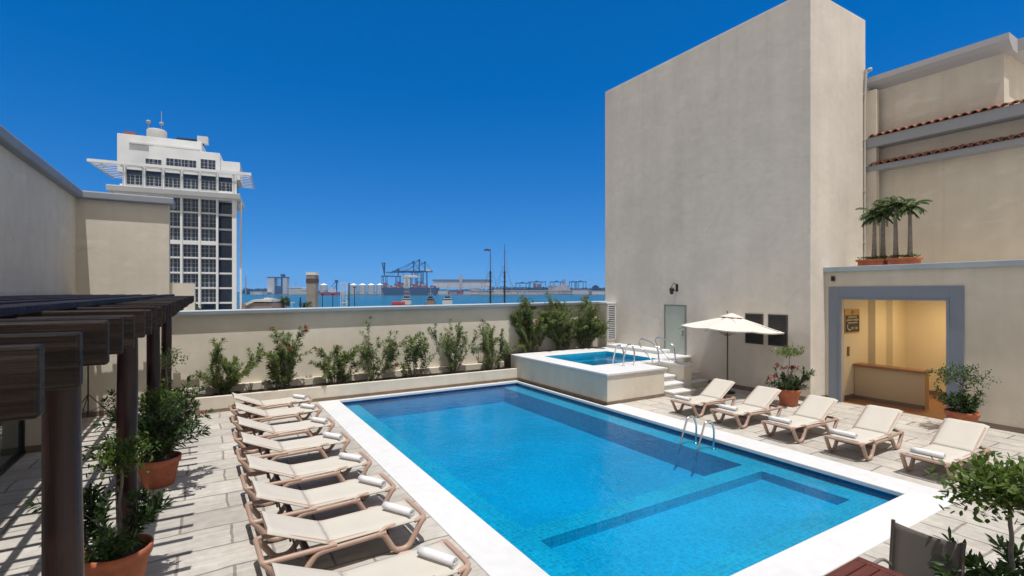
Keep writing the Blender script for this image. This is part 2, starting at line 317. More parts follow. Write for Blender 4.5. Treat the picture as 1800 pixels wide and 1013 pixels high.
def water(name,tint,bscale,bstr,glint=0.02):
    m=bpy.data.materials.new(name); m.use_nodes=True; n=m.node_tree; L=n.links.new
    n.nodes.remove(n.nodes['Principled BSDF']); out=n.nodes['Material Output']
    tc=n.nodes.new('ShaderNodeTexCoord')
    def nz(s,d,w=0):
        t=n.nodes.new('ShaderNodeTexNoise'); t.inputs['Scale'].default_value=s; t.inputs['Detail'].default_value=d; t.inputs['Distortion'].default_value=w; L(tc.outputs['Object'],t.inputs[0]); return t.outputs[0]
    b1=n.nodes.new('ShaderNodeBump'); b1.inputs['Strength'].default_value=bstr; b1.inputs['Distance'].default_value=0.03; L(nz(bscale,3,0.6),b1.inputs['Height'])
    b2=n.nodes.new('ShaderNodeBump'); b2.inputs['Strength'].default_value=bstr*0.8; b2.inputs['Distance'].default_value=0.008; L(nz(bscale*4.5,2,1.0),b2.inputs['Height']); L(b1.outputs[0],b2.inputs['Normal'])
    fr=n.nodes.new('ShaderNodeFresnel'); fr.inputs['IOR'].default_value=1.33; L(b2.outputs[0],fr.inputs['Normal'])
    tr=n.nodes.new('ShaderNodeBsdfTransparent')
    wz=n.nodes.new('ShaderNodeTexNoise'); wz.inputs['Scale'].default_value=2.2; L(tc.outputs['Object'],wz.inputs[0])
    wa=n.nodes.new('ShaderNodeMix'); wa.data_type='RGBA'; wa.blend_type='LINEAR_LIGHT'; wa.inputs[0].default_value=0.16; L(tc.outputs['Object'],wa.inputs[6]); L(wz.outputs['Color'],wa.inputs[7])
    vo=n.nodes.new('ShaderNodeTexVoronoi'); vo.feature='DISTANCE_TO_EDGE'; vo.inputs['Scale'].default_value=13; L(wa.outputs[2],vo.inputs['Vector'])
    caustic=n.nodes.new('ShaderNodeMapRange'); caustic.inputs[1].default_value=0.0; caustic.inputs[2].default_value=0.22; caustic.inputs[3].default_value=1.0; caustic.inputs[4].default_value=0.84; L(vo.outputs['Distance'],caustic.inputs[0])  # caustic light net put into the water tint, cast onto the floor
    vm_=n.nodes.new('ShaderNodeMix'); vm_.data_type='RGBA'; vm_.blend_type='MULTIPLY'; vm_.inputs[0].default_value=1; vm_.inputs[6].default_value=tint; L(caustic.outputs[0],vm_.inputs[7]); L(vm_.outputs[2],tr.inputs[0])
    gl=n.nodes.new('ShaderNodeBsdfGlossy'); gl.inputs['Roughness'].default_value=glint; L(b2.outputs[0],gl.inputs['Normal'])
    pf=n.nodes.new('ShaderNodeMath'); pf.operation='MULTIPLY'; pf.inputs[1].default_value=0.75; L(fr.outputs[0],pf.inputs[0]); mx=n.nodes.new('ShaderNodeMixShader'); L(pf.outputs[0],mx.inputs[0]); L(tr.outputs[0],mx.inputs[1]); L(gl.outputs[0],mx.inputs[2]); L(mx.outputs[0],out.inputs[0])
    return m
M['water']=water('pool_water',(0.50,0.93,0.98,1),3.5,0.6)
M['spawater']=water('spa_water',(0.65,0.93,0.98,1),3.0,0.3)

# ================================================================== TERRACE
PX0,PX1,PY0,PY1=3.18,9.10,3.42,14.67      # pool opening
ZW,ZL=-0.085,-0.175                        # water level, ledge level (as seen through the water)
f=MB()
f.box(-3.4,2.62,-6,16.1,-0.3,0,0)
f.box(2.62,9.74,-6,2.90,-0.3,0,1)
f.box(9.74,15.3,-6,10.32,-0.3,0,1)
f.box(11.55,15.3,10.32,16.1,-0.3,0,1)
f.box(2.62,9.26,14.765,16.1,-0.3,-0.004,0)
tag(f.build('terrace_floor',[M['paveL'],M['paveR']],fixn=True),kind='structure')

pool=thing('swimming_pool',(0,0,0),'large rectangular blue tiled pool with white coping and shallow children end','pool')
c=MB()
T=0.03
def ring(mb,x0,x1,y0,y1,X0,X1,Y0,Y1,z0,z1,mi=0):
    mb.box(X0,X1,Y0,y0,z0,z1,mi); mb.box(X0,x0,y0,y1,z0,z1,mi); mb.box(x1,X1,y0,Y1 if False else y1,z0,z1,mi)
# coping: left wide, front wide, right wide up to the spa, narrow lips beside spa and planter
cop=[(2.62,PX0,2.90,14.72),(PX0,PX1,2.90,PY0),(PX1,9.74,2.90,10.27)]
v=[(2.62,2.90),(9.74,2.90),(9.74,10.27),(9.17,10.27),(9.17,14.80),(PX0,14.80),(2.62,14.72)]
vin=[(PX0,PY0),(PX1,PY0),(PX1,PY1),(PX0,PY1)]
for (a,b_,c_,d_) in ((2.62,PX0,2.90,14.78),(PX0,PX1,2.90,PY0),(PX1,9.74,2.90,10.27),(PX1,9.17,10.27,14.78),(PX0,PX1,PY1,14.78)):
    pass
def coping_mesh():
    xs=[2.62,PX0,PX1,9.17,9.74]; ys=[2.90,PY0,10.27,PY1,14.78]
    cells=set()
    for i in range(4):
        for j in range(4):
            xm=(xs[i]+xs[i+1])/2; ym=(ys[j]+ys[j+1])/2
            if PX0<xm<PX1 and PY0<ym<PY1: continue
            if xm>9.17 and ym>10.27: continue
            cells.add((i,j))
    mb=MB(); idx={}
    def V(i,j,t):
        k=(i,j,t)
        if k not in idx: idx[k]=len(mb.v); mb.v.append((xs[i],ys[j],0.018 if t else -0.055))
        return idx[k]
    def F(*a): mb.f.append(a); mb.m.append(0); mb.sm.append(False)
    for (i,j) in cells:
        F(V(i,j,1),V(i+1,j,1),V(i+1,j+1,1),V(i,j+1,1)); F(V(i,j+1,0),V(i+1,j+1,0),V(i+1,j,0),V(i,j,0))
        for (di,dj,a,b) in ((-1,0,(i,j+1),(i,j)),(1,0,(i+1,j),(i+1,j+1)),(0,-1,(i,j),(i+1,j)),(0,1,(i+1,j+1),(i,j+1))):
            if (i+di,j+dj) not in cells: F(V(*a,0),V(*b,0),V(*b,1),V(*a,1))
    return mb
coping_mesh().build('coping',M['white'],pool,bevel=0.012)
b=MB()
e=0.05
# waterline band
b.box(PX0-e-0.02,PX0-e,PY0-e,PY1+e,ZL-0.02,-0.056,0); b.box(PX1+e,PX1+e+0.02,PY0-e,PY1+e,ZL-0.02,-0.056,0)
b.box(PX0-e-0.02,PX1+e+0.02,PY0-e-0.02,PY0-e,ZL-0.02,-0.056,0); b.box(PX0-e-0.02,PX1+e+0.02,PY1+e,PY1+e+0.02,ZL-0.02,-0.056,0)
b.build('waterline_tiles',M['tileedge'],pool)
b=MB()
MX0,MX1,MY0=3.74,8.64,5.82; KY0,KY1=3.97,5.44
b.box(PX0-e,MX0,PY0-e,PY1+e,-1.3,ZL); b.box(MX1,PX1+e,PY0-e,PY1+e,-1.3,ZL+0.001)
b.box(MX0,MX1,PY0-e,KY0,-1.3,ZL+0.0005); b.box(MX0,MX1,KY1,MY0,-1.3,ZL+0.0005)
b.build('ledge',M['tile'],pool)
b=MB(); b.box(MX0,MX1,PY1+e+0.0,PY1+e+0.03,-1.2,ZL-0.021); b.box(MX0,MX1,MY0,PY1+e,-1.2,-0.66); b.build('pool_floor',M['tilefloor'],pool)
b=MB(); b.box(MX0,MX1,KY0,KY1,-0.6,-0.325); b.build('shallow_floor',M['tileshallow'],pool)
wm=MB(); wm.quad((PX0-e,PY0-e,ZW),(PX1+e,PY0-e,ZW),(PX1+e,PY1+e,ZW),(PX0-e,PY1+e,ZW))
tag(wm.build('pool_water',M['water'],fixn=False),kind='structure')

# pool ladder
def ladder(loc,name,label,rz,drop,group):
    t=thing(name,loc,label,'ladder',group,rz)
    for k in (-0.22,0.22):
        p=rounded_path([(0,k,0),(0.02,k,0.42),(-0.10,k,0.62),(-0.27,k,0.60),(-0.40,k,0.30),(-0.58,k,-drop)],0.12,4)
        m=MB(); m.tube(p,0.021,10); m.lathe([(0.045,0.0),(0.045,0.012),(0.02,0.03)],12,0,(0,k,0)); m.build('handrail',M['steel'],t)
    for i in range(3):
        z=-0.12-i*0.22; x=-0.44-(0.30-z)*0.18+0.0
        if -z<drop: m=MB(); m.box(x-0.04,x+0.04,-0.21,0.21,z,z+0.025); m.build('step',M['steel'],t,bevel=0.005)
    return t
ladder((8.98,6.93,ZL),'pool_ladder','chrome ladder at the right edge of the large pool',0,0.12,None)

# ------------------------------------------------------------------ spa
spa=thing('hot_tub',(9.3,10.3,0),'raised square hot tub in cream walls with white rim and corner steps','hot tub')
ZS=0.86
m=MB()
ox,oy=-9.3,-10.3
def B(mb,x0,x1,y0,y1,z0,z1,mi=0): mb.box(x0+ox,x1+ox,y0+oy,y1+oy,z0,z1,mi)
m=MB(); B(m,9.33,10.0,10.33,15.35,0,ZS-0.07); B(m,10.0,11.56,10.33,11.7,0,ZS-0.07); B(m,10.0,14.44,14.3,15.35,0,ZS-0.07); B(m,12.85,14.44,11.75,14.3,0,ZS-0.07); B(m,11.56,12.85,11.40,11.7,0,ZS-0.071); B(m,12.5,12.85,10.40,11.40,0,ZS-0.07)
m.build('wall',M['wall'],spa)
m=MB(); B(m,9.315,11.575,10.315,15.36,0,0.09); m.build('skirting',M['skirt'],spa)
# rim slab on a grid
def rim():
    xs=[9.29,10.0,11.61,12.46,12.85,12.94,14.445]; ys=[10.29,10.36,11.36,11.7,11.75,14.3,15.2,15.36]
    solid=lambda x,y:(x<10.0) or (x<11.61 and y<11.7) or (x<12.94 and 11.36<y<11.7) or (12.46<x<12.94 and 10.36<y) and not (x<12.85 and 11.7<y<14.3) or (y>14.3) or (x>12.85 and y>11.70)
    cells={(i,j) for i in range(6) for j in range(7) if solid((xs[i]+xs[i+1])/2,(ys[j]+ys[j+1])/2)}
    mb=MB(); idx={}
    def V(i,j,t):
        k=(i,j,t)
        if k not in idx: idx[k]=len(mb.v); mb.v.append((xs[i]+ox,ys[j]+oy,ZS if t else ZS-0.07))
        return idx[k]
    def F(*a): mb.f.append(a); mb.m.append(0); mb.sm.append(False)
    for (i,j) in cells:
        F(V(i,j,1),V(i+1,j,1),V(i+1,j+1,1),V(i,j+1,1)); F(V(i,j+1,0),V(i+1,j+1,0),V(i+1,j,0),V(i,j,0))
        for (di,dj,a,bb) in ((-1,0,(i,j+1),(i,j)),(1,0,(i+1,j),(i+1,j+1)),(0,-1,(i,j),(i+1,j)),(0,1,(i+1,j+1),(i,j+1))):
            if (i+di,j+dj) not in cells: F(V(*a,0),V(*bb,0),V(*bb,1),V(*a,1))
    return mb
rim().build('rim',M['white'],spa,bevel=0.015)
m=MB()
B(m,10.002,10.015,11.702,14.298,0.1,ZS-0.001); B(m,12.835,12.848,11.702,14.298,0.1,ZS-0.001); B(m,10.015,12.835,11.702,11.715,0.1,ZS-0.001); B(m,10.015,12.835,14.285,14.298,0.1,ZS-0.001)
B(m,10.015,10.4,11.715,14.285,0.2,0.60); B(m,12.45,12.835,11.715,14.285,0.2,0.60); B(m,10.4,12.45,13.9,14.285,0.2,0.60); B(m,10.4,12.45,11.715,12.1,0.2,0.60); B(m,10.4,12.45,12.1,13.9,0.1,0.38)
m.build('basin',M['tile'],spa)
m=MB()
for i,(y,z) in enumerate(((10.02,0.17),(10.36,0.34),(10.70,0.51),(11.03,0.69))):
    B(m,11.565,12.495 if i else 12.54,y,11.40 if i else 10.40,z-0.17 if i==0 else z-0.17,z-0.06+0.0,1)
    B(m,11.563,12.497 if i else 12.56,y-0.03,y+0.36,z-0.062,z,0)
m.build('step',[M['white'],M['wall']],spa,bevel=0.02)
m=MB()
for i,(y,z) in enumerate(((10.75,0.20),(11.08,0.42),(11.41,0.64))):
    B(m,13.25-0.0,14.1,y,11.75,z-0.22,z-0.06,1); B(m,13.24,14.11,y-0.03,y+0.36,z-0.062,z,0)
m.build('side_step',[M['white'],M['wall']],spa,bevel=0.02)
m=MB(); B(m,13.75,14.44,12.6,15.3,ZS,ZS+0.13); m.build('bench_ledge',M['white'],spa,bevel=0.03)
wm=MB(); wm.quad((10.015,11.715,0.77),(12.835,11.715,0.77),(12.835,14.285,0.77),(10.015,14.285,0.77)); tag(wm.build('hot_tub_water',M['spawater'],fixn=False),kind='structure')
ladder((10.93,11.15,ZS),'hot_tub_ladder','chrome ladder with paired hoops on the front rim of the raised hot tub',R_(-90),0.35,None)
for (x,y,l) in ((11.9,10.95,'curved chrome handrail on hot tub rim, left of the steps'),(12.75,11.05,'curved chrome handrail at the top of the hot tub steps, right side by door')):
    t=thing('stair_handrail',(x,y,ZS),l,'handrail','handrails at the hot tub steps')
    p=rounded_path([(0,-0.12,0),(0,-0.06,0.50),(0,0.20,0.66),(0,0.62,0.74),(0,0.74,0.62),(0,0.62,0.42),(0,0.28,0.20),(0,0.10,0.0)],0.12,4)
    m=MB(); m.tube(p,0.02,10,up=(1,0,0)); m.build('rail',M['steel'],t)
    for yy in (-0.12,0.10): m=MB(); m.lathe([(0.042,0.0),(0.042,0.012),(0.02,0.03)],12,0,(0,yy,0)); m.build('base_plate',M['steel'],t)

# ------------------------------------------------------------------ planter and rear wall
pl=thing('planter_wall',(0,0,0),'long low cream planter running along the foot of the rear wall','planter')
m=MB(); m.box(-0.62,9.32,14.95,15.08,0,0.40); m.box(-0.62,-0.50,15.08,15.9,0,0.40); m.box(9.32,14.44,15.361,15.42,0.0,ZS-0.01)
m.build('front_wall',M['wall'],pl,bevel=0.008)
m=MB(); m.box(-0.635,9.30,14.935,14.95,0,0.085); m.box(-0.635,-0.62,14.95,15.9,0,0.085); m.build('skirting',M['skirt'],pl)
m=MB(); n_=60
for i in range(n_):
    for j in range(3):
        pass
m.box(-0.5,9.33,15.08,15.9,0.0,0.33); m.box(9.33,13.9,15.42,15.9,0.0,ZS-0.04)
tag(m.build('planter_soil',M['soil'],pl))
rw=thing('rear_wall',(0,0,0),'cream rear wall with blue grey coping between the left building and tall block','wall')
m=MB()
def ztop(x): return 2.585+(x+0.85)/15.3*0.12
m.add([(-0.85,16.1,-7),(14.45,16.1,-7),(14.45,16.35,-7),(-0.85,16.35,-7),(-0.85,16.1,ztop(-0.85)-0.1),(14.45,16.1,ztop(14.45)-0.1),(14.45,16.35,ztop(14.45)-0.1),(-0.85,16.35,ztop(-0.85)-0.1)],[(0,3,2,1),(4,5,6,7),(0,1,5,4),(1,2,6,5),(2,3,7,6),(3,0,4,7)])
m.box(-0.85,14.44,15.9,16.1,0,0.52)
m.build('wall',M['wall'],rw,bevel=0.01)
m=MB()
x0,x1=-0.86,14.455
prof=[(15.95,-0.115),(15.93,-0.02),(15.96,0.0),(16.42,0.0),(16.42,-0.115)]
vs=[(x0,y,ztop(x0)+z+0.0) for y,z in prof]+[(x1,y,ztop(x1)+z) for y,z in prof]; n=5
m.add(vs,[tuple(range(n))[::-1],tuple(range(n,2*n))]+[(i,(i+1)%n,n+(i+1)%n,n+i) for i in range(n)])
m.build('coping',M['cap'],rw,bevel=0.006)

# ------------------------------------------------------------------ left building
lb=thing('left_building',(0,0,0),'cream building on the left with flat roof, grey coping and sliding glass door','building')
m=MB()
XL=-2.75
m.box(XL-0.4,XL,13.06,16.0,0,5.38); m.box(XL-0.4,XL,-5,7.0,0,5.38); m.box(XL-0.4,XL,7.0,13.06,2.45,5.38)
m.box(XL-0.4,-0.87,16.0,16.5,-7,5.38); m.box(-6,XL-0.4,-5,22,-7,5.38)
m.box(-0.87,-0.30,16.36,16.8,-7,3.33)
m.build('wall',M['wall'],lb)
m=MB()
m.box(-6,XL+0.15,-5,15.85,5.38,5.57); m.box(-6,-0.76,15.85,16.65,5.38,5.57)
m.build('roof_coping',mat('lead_grey_coping',(0.25,0.27,0.31),0.6,var=[(2,0.1)]),lb,bevel=0.03)
m=MB(); m.box(XL,XL+0.016,13.06,16.0,0,0.13); m.box(XL,-0.64,15.984,16.0,0,0.13); m.box(XL-0.3,XL+0.016,13.044,13.06,0,0.13); m.build('skirting',M['skirt'],lb)
g=MB(); g.box(XL-0.30,XL-0.28,7.0,13.06,0.05,2.42); gd=g.build('glass_door',M['glass'],lb)
g=MB()
for y in (7.0,9.0,11.0,12.98): g.box(XL-0.33,XL-0.24,y,y+0.07,0.0,2.45)
g.box(XL-0.33,XL-0.24,7.0,13.06,2.38,2.449); g.box(XL-0.33,XL-0.22,7.0,13.06,0.0,0.05); g.build('door_frame',M['black'],gd)

# ------------------------------------------------------------------ tall block (right)
XT,YT0,YT1,ZT=14.45,7.64,16.15,11.6
tw=thing('tall_block',(0,0,0),'tall windowless weathered stucco block with door, louvres and pipe behind parasol','building')
m=MB(); m.box(XT,17.6,YT0,YT1,-7,ZT); m.box(13.98,XT,15.5,16.10,0,2.60)
tb=m.build('wall',M['tower'],tw,bevel=0.02)
m=MB(); m.box(13.94,XT+0.0,15.46,16.12,2.60,2.655); m.build('pier_coping',M['white'],tw)
m=MB(); m.box(XT-0.015,XT,YT0-0.015,11.7,0,0.13); m.box(XT-0.015,15.2,YT0-0.015,YT0,0,0.13); m.build('skirting',M['skirt'],tw)
m=MB()
for i in range(17): 
    z=1.22+i*0.076; m.box(14.03,14.40,15.470,15.50,z,z+0.03)
m.box(13.995,14.03,15.47,15.5,1.16,2.56); m.box(14.40,14.435,15.47,15.5,1.16,2.56); m.box(13.995,14.435,15.471,15.5,1.13,1.17); m.box(13.995,14.435,15.471,15.5,2.52,2.57)
v_=m.build('louvre_vent',M['white'],tw)
m=MB(); m.box(14.03,14.40,15.493,15.499,1.17,2.52); m.build('vent_opening',M['slate'],v_)
# door
m=MB(); m.box(XT-0.03,XT,11.95,12.83,ZS,2.58); d=m.build('door',M['doorpaint'],tw,bevel=0.004)
m=MB(); m.box(XT-0.045,XT,12.83,12.88,ZS,2.63); m.box(XT-0.045,XT,11.90,11.95,ZS,2.63); m.box(XT-0.045,XT,11.95,12.83,2.58,2.63); m.build('door_frame',mat('grey_door_frame',(0.2,0.21,0.2),0.5),d)
m=MB(); m.cyl((XT-0.06,12.04,1.62),(XT-0.03,12.04,1.62),0.02); m.tube([(XT-0.06,12.04,1.62),(XT-0.065,12.15,1.62)],0.012,6); m.box(XT-0.036,XT-0.03,12.01,12.07,1.52,1.72); m.build('handle',M['steel'],d)
for (y0,y1) in ((9.04,9.63),(8.29,8.88)):
    m=MB(); fr=MB()
    fr.box(XT-0.03,XT,y0,y0+0.04,1.49,2.42); fr.box(XT-0.03,XT,y1-0.04,y1,1.49,2.42); fr.box(XT-0.03,XT,y0+0.04,y1-0.04,1.49,1.53); fr.box(XT-0.03,XT,y0+0.04,y1-0.04,2.38,2.42)
    p=fr.build('louvre_window',M['slate'],tw)
    for i in range(20):
        z=1.54+i*0.042; m.add([(XT-0.004,y0+0.04,z+0.03),(XT-0.004,y1-0.04,z+0.03),(XT-0.026,y1-0.04,z),(XT-0.026,y0+0.04,z),(XT-0.004,y0+0.04,z+0.034),(XT-0.004,y1-0.04,z+0.034),(XT-0.026,y1-0.04,z+0.006),(XT-0.026,y0+0.04,z+0.006)],[(0,1,2,3),(4,5,6,7),(3,2,6,7),(0,1,5,4)])
    m.box(XT-0.003,XT-0.001,y0+0.04,y1-0.04,1.53,2.38); m.build('slats',M['slate'],p)
m=MB(); m.tube([(17.45,7.60,3.9),(17.45,7.60,8.9),(17.45,7.55,9.95)],0.028,8); 
for z in (4.6,6.2,7.8,9.2): m.box(17.41,17.49,7.57,7.64,z,z+0.03)
m.build('pipe',mat('painted_pipe',(0.5,0.47,0.42),0.6),tw)
m=MB(); m.box(17.6,17.8,7.35,7.9,3.8,9.35); m.build('pilaster',M['wall'],tw)
# wall lantern
t=thing('wall_lantern',(XT,12.32,3.25),'black scrolled wall lantern above the pale green door','wall lamp')
m=MB(); m.box(-0.02,0,-0.05,0.05,-0.14,0.12); m.tube(smooth_path([(0,0,0.05),(-0.12,0,0.16),(-0.26,0,0.10),(-0.28,0,0.0)],2),0.014,8); m.tube(smooth_path([(0,0,-0.10),(-0.12,0,-0.14),(-0.20,0,-0.02),(-0.28,0,0.0)],2),0.012,8); m.build('bracket',M['black'],t)
m=MB(); m.lathe([(0.0,0.02),(0.02,0.02),(0.09,-0.05),(0.085,-0.06),(0.055,-0.22),(0.03,-0.25),(0,-0.25)],8,0,(-0.28,0,0)); m.build('lamp_shade',M['black'],t)
def floodlight(loc,label):
    t=thing('wall_light',loc,label,'wall lamp'); m=MB(); m.box(-0.05,0.05,-0.1,0,-0.04,0.05); m.lathe([(0.0,0.07),(0.06,0.05),(0.07,-0.03),(0.0,-0.05)],12,0,(0,-0.13,0.02)); m.build('housing',mat('pale_lamp_housing',(0.45,0.43,0.4),0.5),t)
floodlight((17.52,7.62,9.95),'small round pale lamp at the top of pipe on tall block')

# ------------------------------------------------------------------ annex with room
an=thing('annex_building',(0,0,0),'one storey annex with blue grey framed opening, terrace coping and upper storeys with tiled eaves','building')
XD=15.2
m=MB()
m.box(XD,XD+0.25,-6,4.80,-0.3,3.66); m.box(XD,XD+0.25,7.25,7.64,-0.3,3.66); m.box(XD,XD+0.25,4.80,7.25,2.93,3.66)
m.box(XD+0.25,18.2,-6,4.2,-0.3,3.6); m.box(XD+0.25,20,4.2,7.64,3.0,3.6)
m.box(17.95,22,-6,4.54,3.6,7.60); m.box(17.95,22,4.54,7.64,3.6,9.52)
m.box(17.6,22,7.64,10,3.6,9.5)
m.build('wall',M['wall'],an)
m=MB(); m.box(XD-0.015,XD,-6,4.5,0,0.12); m.box(XD-0.015,XD,7.52,7.625,0,0.12); m.build('skirting',M['skirt'],an)
m=MB(); m.box(XD-0.10,XD+0.3,-6,7.635,3.66,3.80); m.build('terrace_coping',M['cap'],an,bevel=0.01)
m=MB(); m.prism([(17.95,9.40),(17.75,9.52),(17.62,9.62),(17.62,9.78),(18.3,9.78),(18.3,9.40)],'y',4.36,7.64); m.box(18.3,22,4.22,4.54,9.45,9.78); m.build('roof_coping',mat('pale_cornice',(0.42,0.42,0.44),0.7),an)
for k,(z0,z1,xp) in enumerate(((7.56,7.86,17.50),(6.84,7.00,17.56))):
    m=MB(); m.box(xp,17.949,-6,7.635,z0,z1); ev=m.build('eave',mat('grey_eave_paint',(0.30,0.31,0.34),0.7),an,bevel=0.01)
    m=MB(); y=-3.0
    while y<7.6:
        r=0.085; pts=[]; nseg=8
        for j,(xx,zz) in enumerate(((xp-0.06,z1+0.005),(17.949,z1+0.13))):
            for s_ in range(nseg+1):
                a=math.pi*s_/nseg; pts.append((xx,y-math.cos(a)*r,zz+math.sin(a)*r*0.85))
            for s_ in range(nseg+1):
                a=math.pi*s_/nseg; pts.append((xx,y-math.cos(a)*r*0.78,zz+math.sin(a)*r*0.62))
        q=2*(nseg+1); fs=[]
        for s_ in range(nseg):
            fs.append((s_,s_+1,q+s_+1,q+s_)); fs.append((nseg+1+s_,nseg+2+s_,q+nseg+2+s_,q+nseg+1+s_)); fs.append((s_,nseg+1+s_,nseg+2+s_,s_+1))
        m.add(pts,fs,0,False)
        m.box(xp-0.02,17.948,y+r*0.8,y+0.2-r*0.8,z1-0.002,z1+0.03)
        y+=0.2
    m.build('roof_tiles',M['tile_roof'],ev,fixn=False)
# door surround
m=MB()
m.box(XD-0.03,XD,7.25,7.53,0,3.24); m.box(XD-0.03,XD,4.53,4.80,0,3.24); m.box(XD-0.03,XD,4.80,7.25,2.93,3.24); m.box(XD-0.045,XD,7.19,7.25,0,2.93); m.box(XD-0.045,XD,4.80,4.86,0,2.93); m.box(XD-0.045,XD,4.86,7.19,2.88,2.93)
m.build('door_surround',M['frame'],an,bevel=0.004)
# room
m=MB()
m.box(XD+0.25,20.2,7.30,7.45,0,3.0); m.box(17.0,20.2,7.12,7.30,0,3.0)
m.box(18.6,18.8,4.0,7.12,0,3.0); m.box(17.7,18.6,6.95,7.12,0,3.0)
m.box(XD+0.25,18.6,4.2,4.35,0,3.0)
m.build('room_wall',M['roomwall'],an)
m=MB(); m.box(XD+0.01,18.6,4.35,7.30,-0.05,0.003); m.build('room_floor',M['roomfloor'],an)
m=MB(); m.box(18.585,18.6,4.35,6.95,0.003,0.13); m.box(XD+0.25,17.0,7.285,7.30,0.003,0.13); m.build('room_skirting',M['skirt'],an)
m=MB(); m.box(XD+0.25,18.6,4.35,7.30,2.95,2.999); m.build('room_ceiling',M['roomwall'],an)
ct=thing('bar_counter',(16.35,5.6,0),'plain cream counter with brown top inside the lit room','counter')
m=MB(); m.box(-0.25,0.0,0,1.68,0,1.0-0.06); m.build('body',mat('tan_counter_plaster',(0.50,0.38,0.24),0.8,bump=[(20,0.1)]),ct)
m=MB(); m.box(-0.33,0.12,-0.05,1.69,0.94,1.01); m.build('counter_top',M['counter'],ct,bevel=0.01)
m=MB(); m.box(-0.265,-0.25,0,1.68,0,0.1); m.build('skirting',M['skirt'],ct)
cl=thing('ceiling_light',(17.2,5.6,2.95),'warm ceiling light inside the room with the counter','lamp')
m=MB(); m.lathe([(0.0,0),(0.30,0),(0.30,-0.04),(0.27,-0.04)],20); m.build('fitting',M['white'],cl)
em=bpy.data.materials.new('warm_lamp_glass'); em.use_nodes=True; b=em.node_tree.nodes['Principled BSDF']; b.inputs['Emission Color'].default_value=(1,0.74,0.44,1); b.inputs['Emission Strength'].default_value=48
m=MB(); m.lathe([(0.27,-0.035),(0.2,-0.08),(0.0,-0.10)],20); m.build('diffuser',em,cl)
# sign in the room
sg=thing('wall_sign',(15.95,7.285,2.25),'black and brass service sign with telephone symbol on the yellow wall','sign')
m=MB(); m.box(-0.42,0.42,-0.02,0,-0.34,0.34); m.build('plate',M['gold'],sg)
m=MB(); m.box(-0.385,0.385,-0.026,-0.02,-0.305,0.17); m.build('panel',M['black'],sg)
m=MB(); m.lathe([(0.035,0),(0.05,0.004),(0.05,-0.004),(0.035,0)],16); 
o=m.build('emblem',M['black'],sg); o.rotation_euler=(R_(90),0,0); o.location=(0,-0.024,0.255)
def text(parent,body,size,loc,m,name='lettering',ext=0.002,rot=(R_(90),0,0)):
    cu=bpy.data.curves.new(name,'FONT'); cu.body=body; cu.size=size; cu.align_x='CENTER'; cu.align_y='CENTER'; cu.extrude=ext
    o=bpy.data.objects.new(name+'_curve',cu); COL.objects.link(o)
    bpy.context.view_layer.update()
    me=bpy.data.meshes.new_from_object(o); bpy.data.objects.remove(o)
    me.materials.clear(); me.materials.append(m)
    q=bpy.data.objects.new(name,me); COL.objects.link(q); q.parent=parent; q.location=loc; q.rotation_euler=rot; return q
text(sg,'SERVICIO DE',0.085,(0,-0.028,0.115),M['letter'])
text(sg,'ALIMENTOS Y BEBIDAS',0.068,(0,-0.028,0.03),M['letter'])
text(sg,'FAVOR DE MARCAR',0.060,(0,-0.028,-0.05),M['letter'])
text(sg,'EXT. 308',0.10,(0.10,-0.028,-0.21),M['white'])
m=MB(); m.tube(smooth_path([(-0.30,-0.03,-0.10),(-0.31,-0.03,-0.16),(-0.26,-0.03,-0.23),(-0.19,-0.03,-0.25)],2),lambda t:0.012+0.02*abs(2*t-1)**3,8); m.build('telephone_symbol',M['white'],sg)
m=MB(); m.box(15.72,15.80,7.262,7.30,1.25,1.52); tag(m.build('wall_phone',mat('brown_plastic',(0.2,0.12,0.05),0.5),bevel=0.01),'small brown wall telephone below the black sign','telephone')
t=thing('door_sensor',(XD,7.41,3.47),'small dark box sensor on the wall above the opening','sensor'); m=MB(); m.box(-0.06,0,-0.04,0.04,-0.07,0.07); m.lathe([(0,-0.03),(0.03,-0.02),(0.03,0.02),(0,0.03)],10,0,(-0.06,0,-0.02)); m.build('housing',M['black'],t)

# ------------------------------------------------------------------ pergola
pg=thing('pergola',(0,0,0),'dark stained timber pergola on round posts along the left building','pergola')
nb=0
def beam(y0,y1,zt,zb,xe):
    m=MB(); m.box(XL,xe,y0,y1,zb,zt); m.build('beam',M['wood'],pg,bevel=0.008)
y=1.415
k=0
while y<15.2:
    dx=random.uniform(-0.006,0.004); dz=random.uniform(-0.01,0.01)
    beam(y,y+0.055,2.995+dz,2.84+dz,-0.30+dx)
    y+=0.40+random.uniform(-0.012,0.012); k+=1
beam(15.33,15.455,2.995,2.845,-0.30)
x=-1.14
while x>XL:
    m=MB(); m.box(x-0.048,x+0.048,0.9,15.50,2.997,3.035); m.build('purlin',M['wood'],pg,bevel=0.004)
    x-=0.315
for (yy) in (1.1,4.27,7.32,10.64,13.8):
    m=MB(); r0=0.105; N=14; pts=[]
    for i in range(N+1): pts.append((-0.80+0.004*math.sin(i*0.6+yy),yy+0.003*math.cos(i*0.5),2.85*i/N))
    m.tube(pts,lambda t:0.108-0.012*t+0.0015*math.sin(t*9+yy),18); m.build('post',M['post'],pg)
m=MB(); m.box(-0.89,-0.72,0.9,15.50,2.997,3.035); m.build('purlin',M['wood'],pg,bevel=0.004)

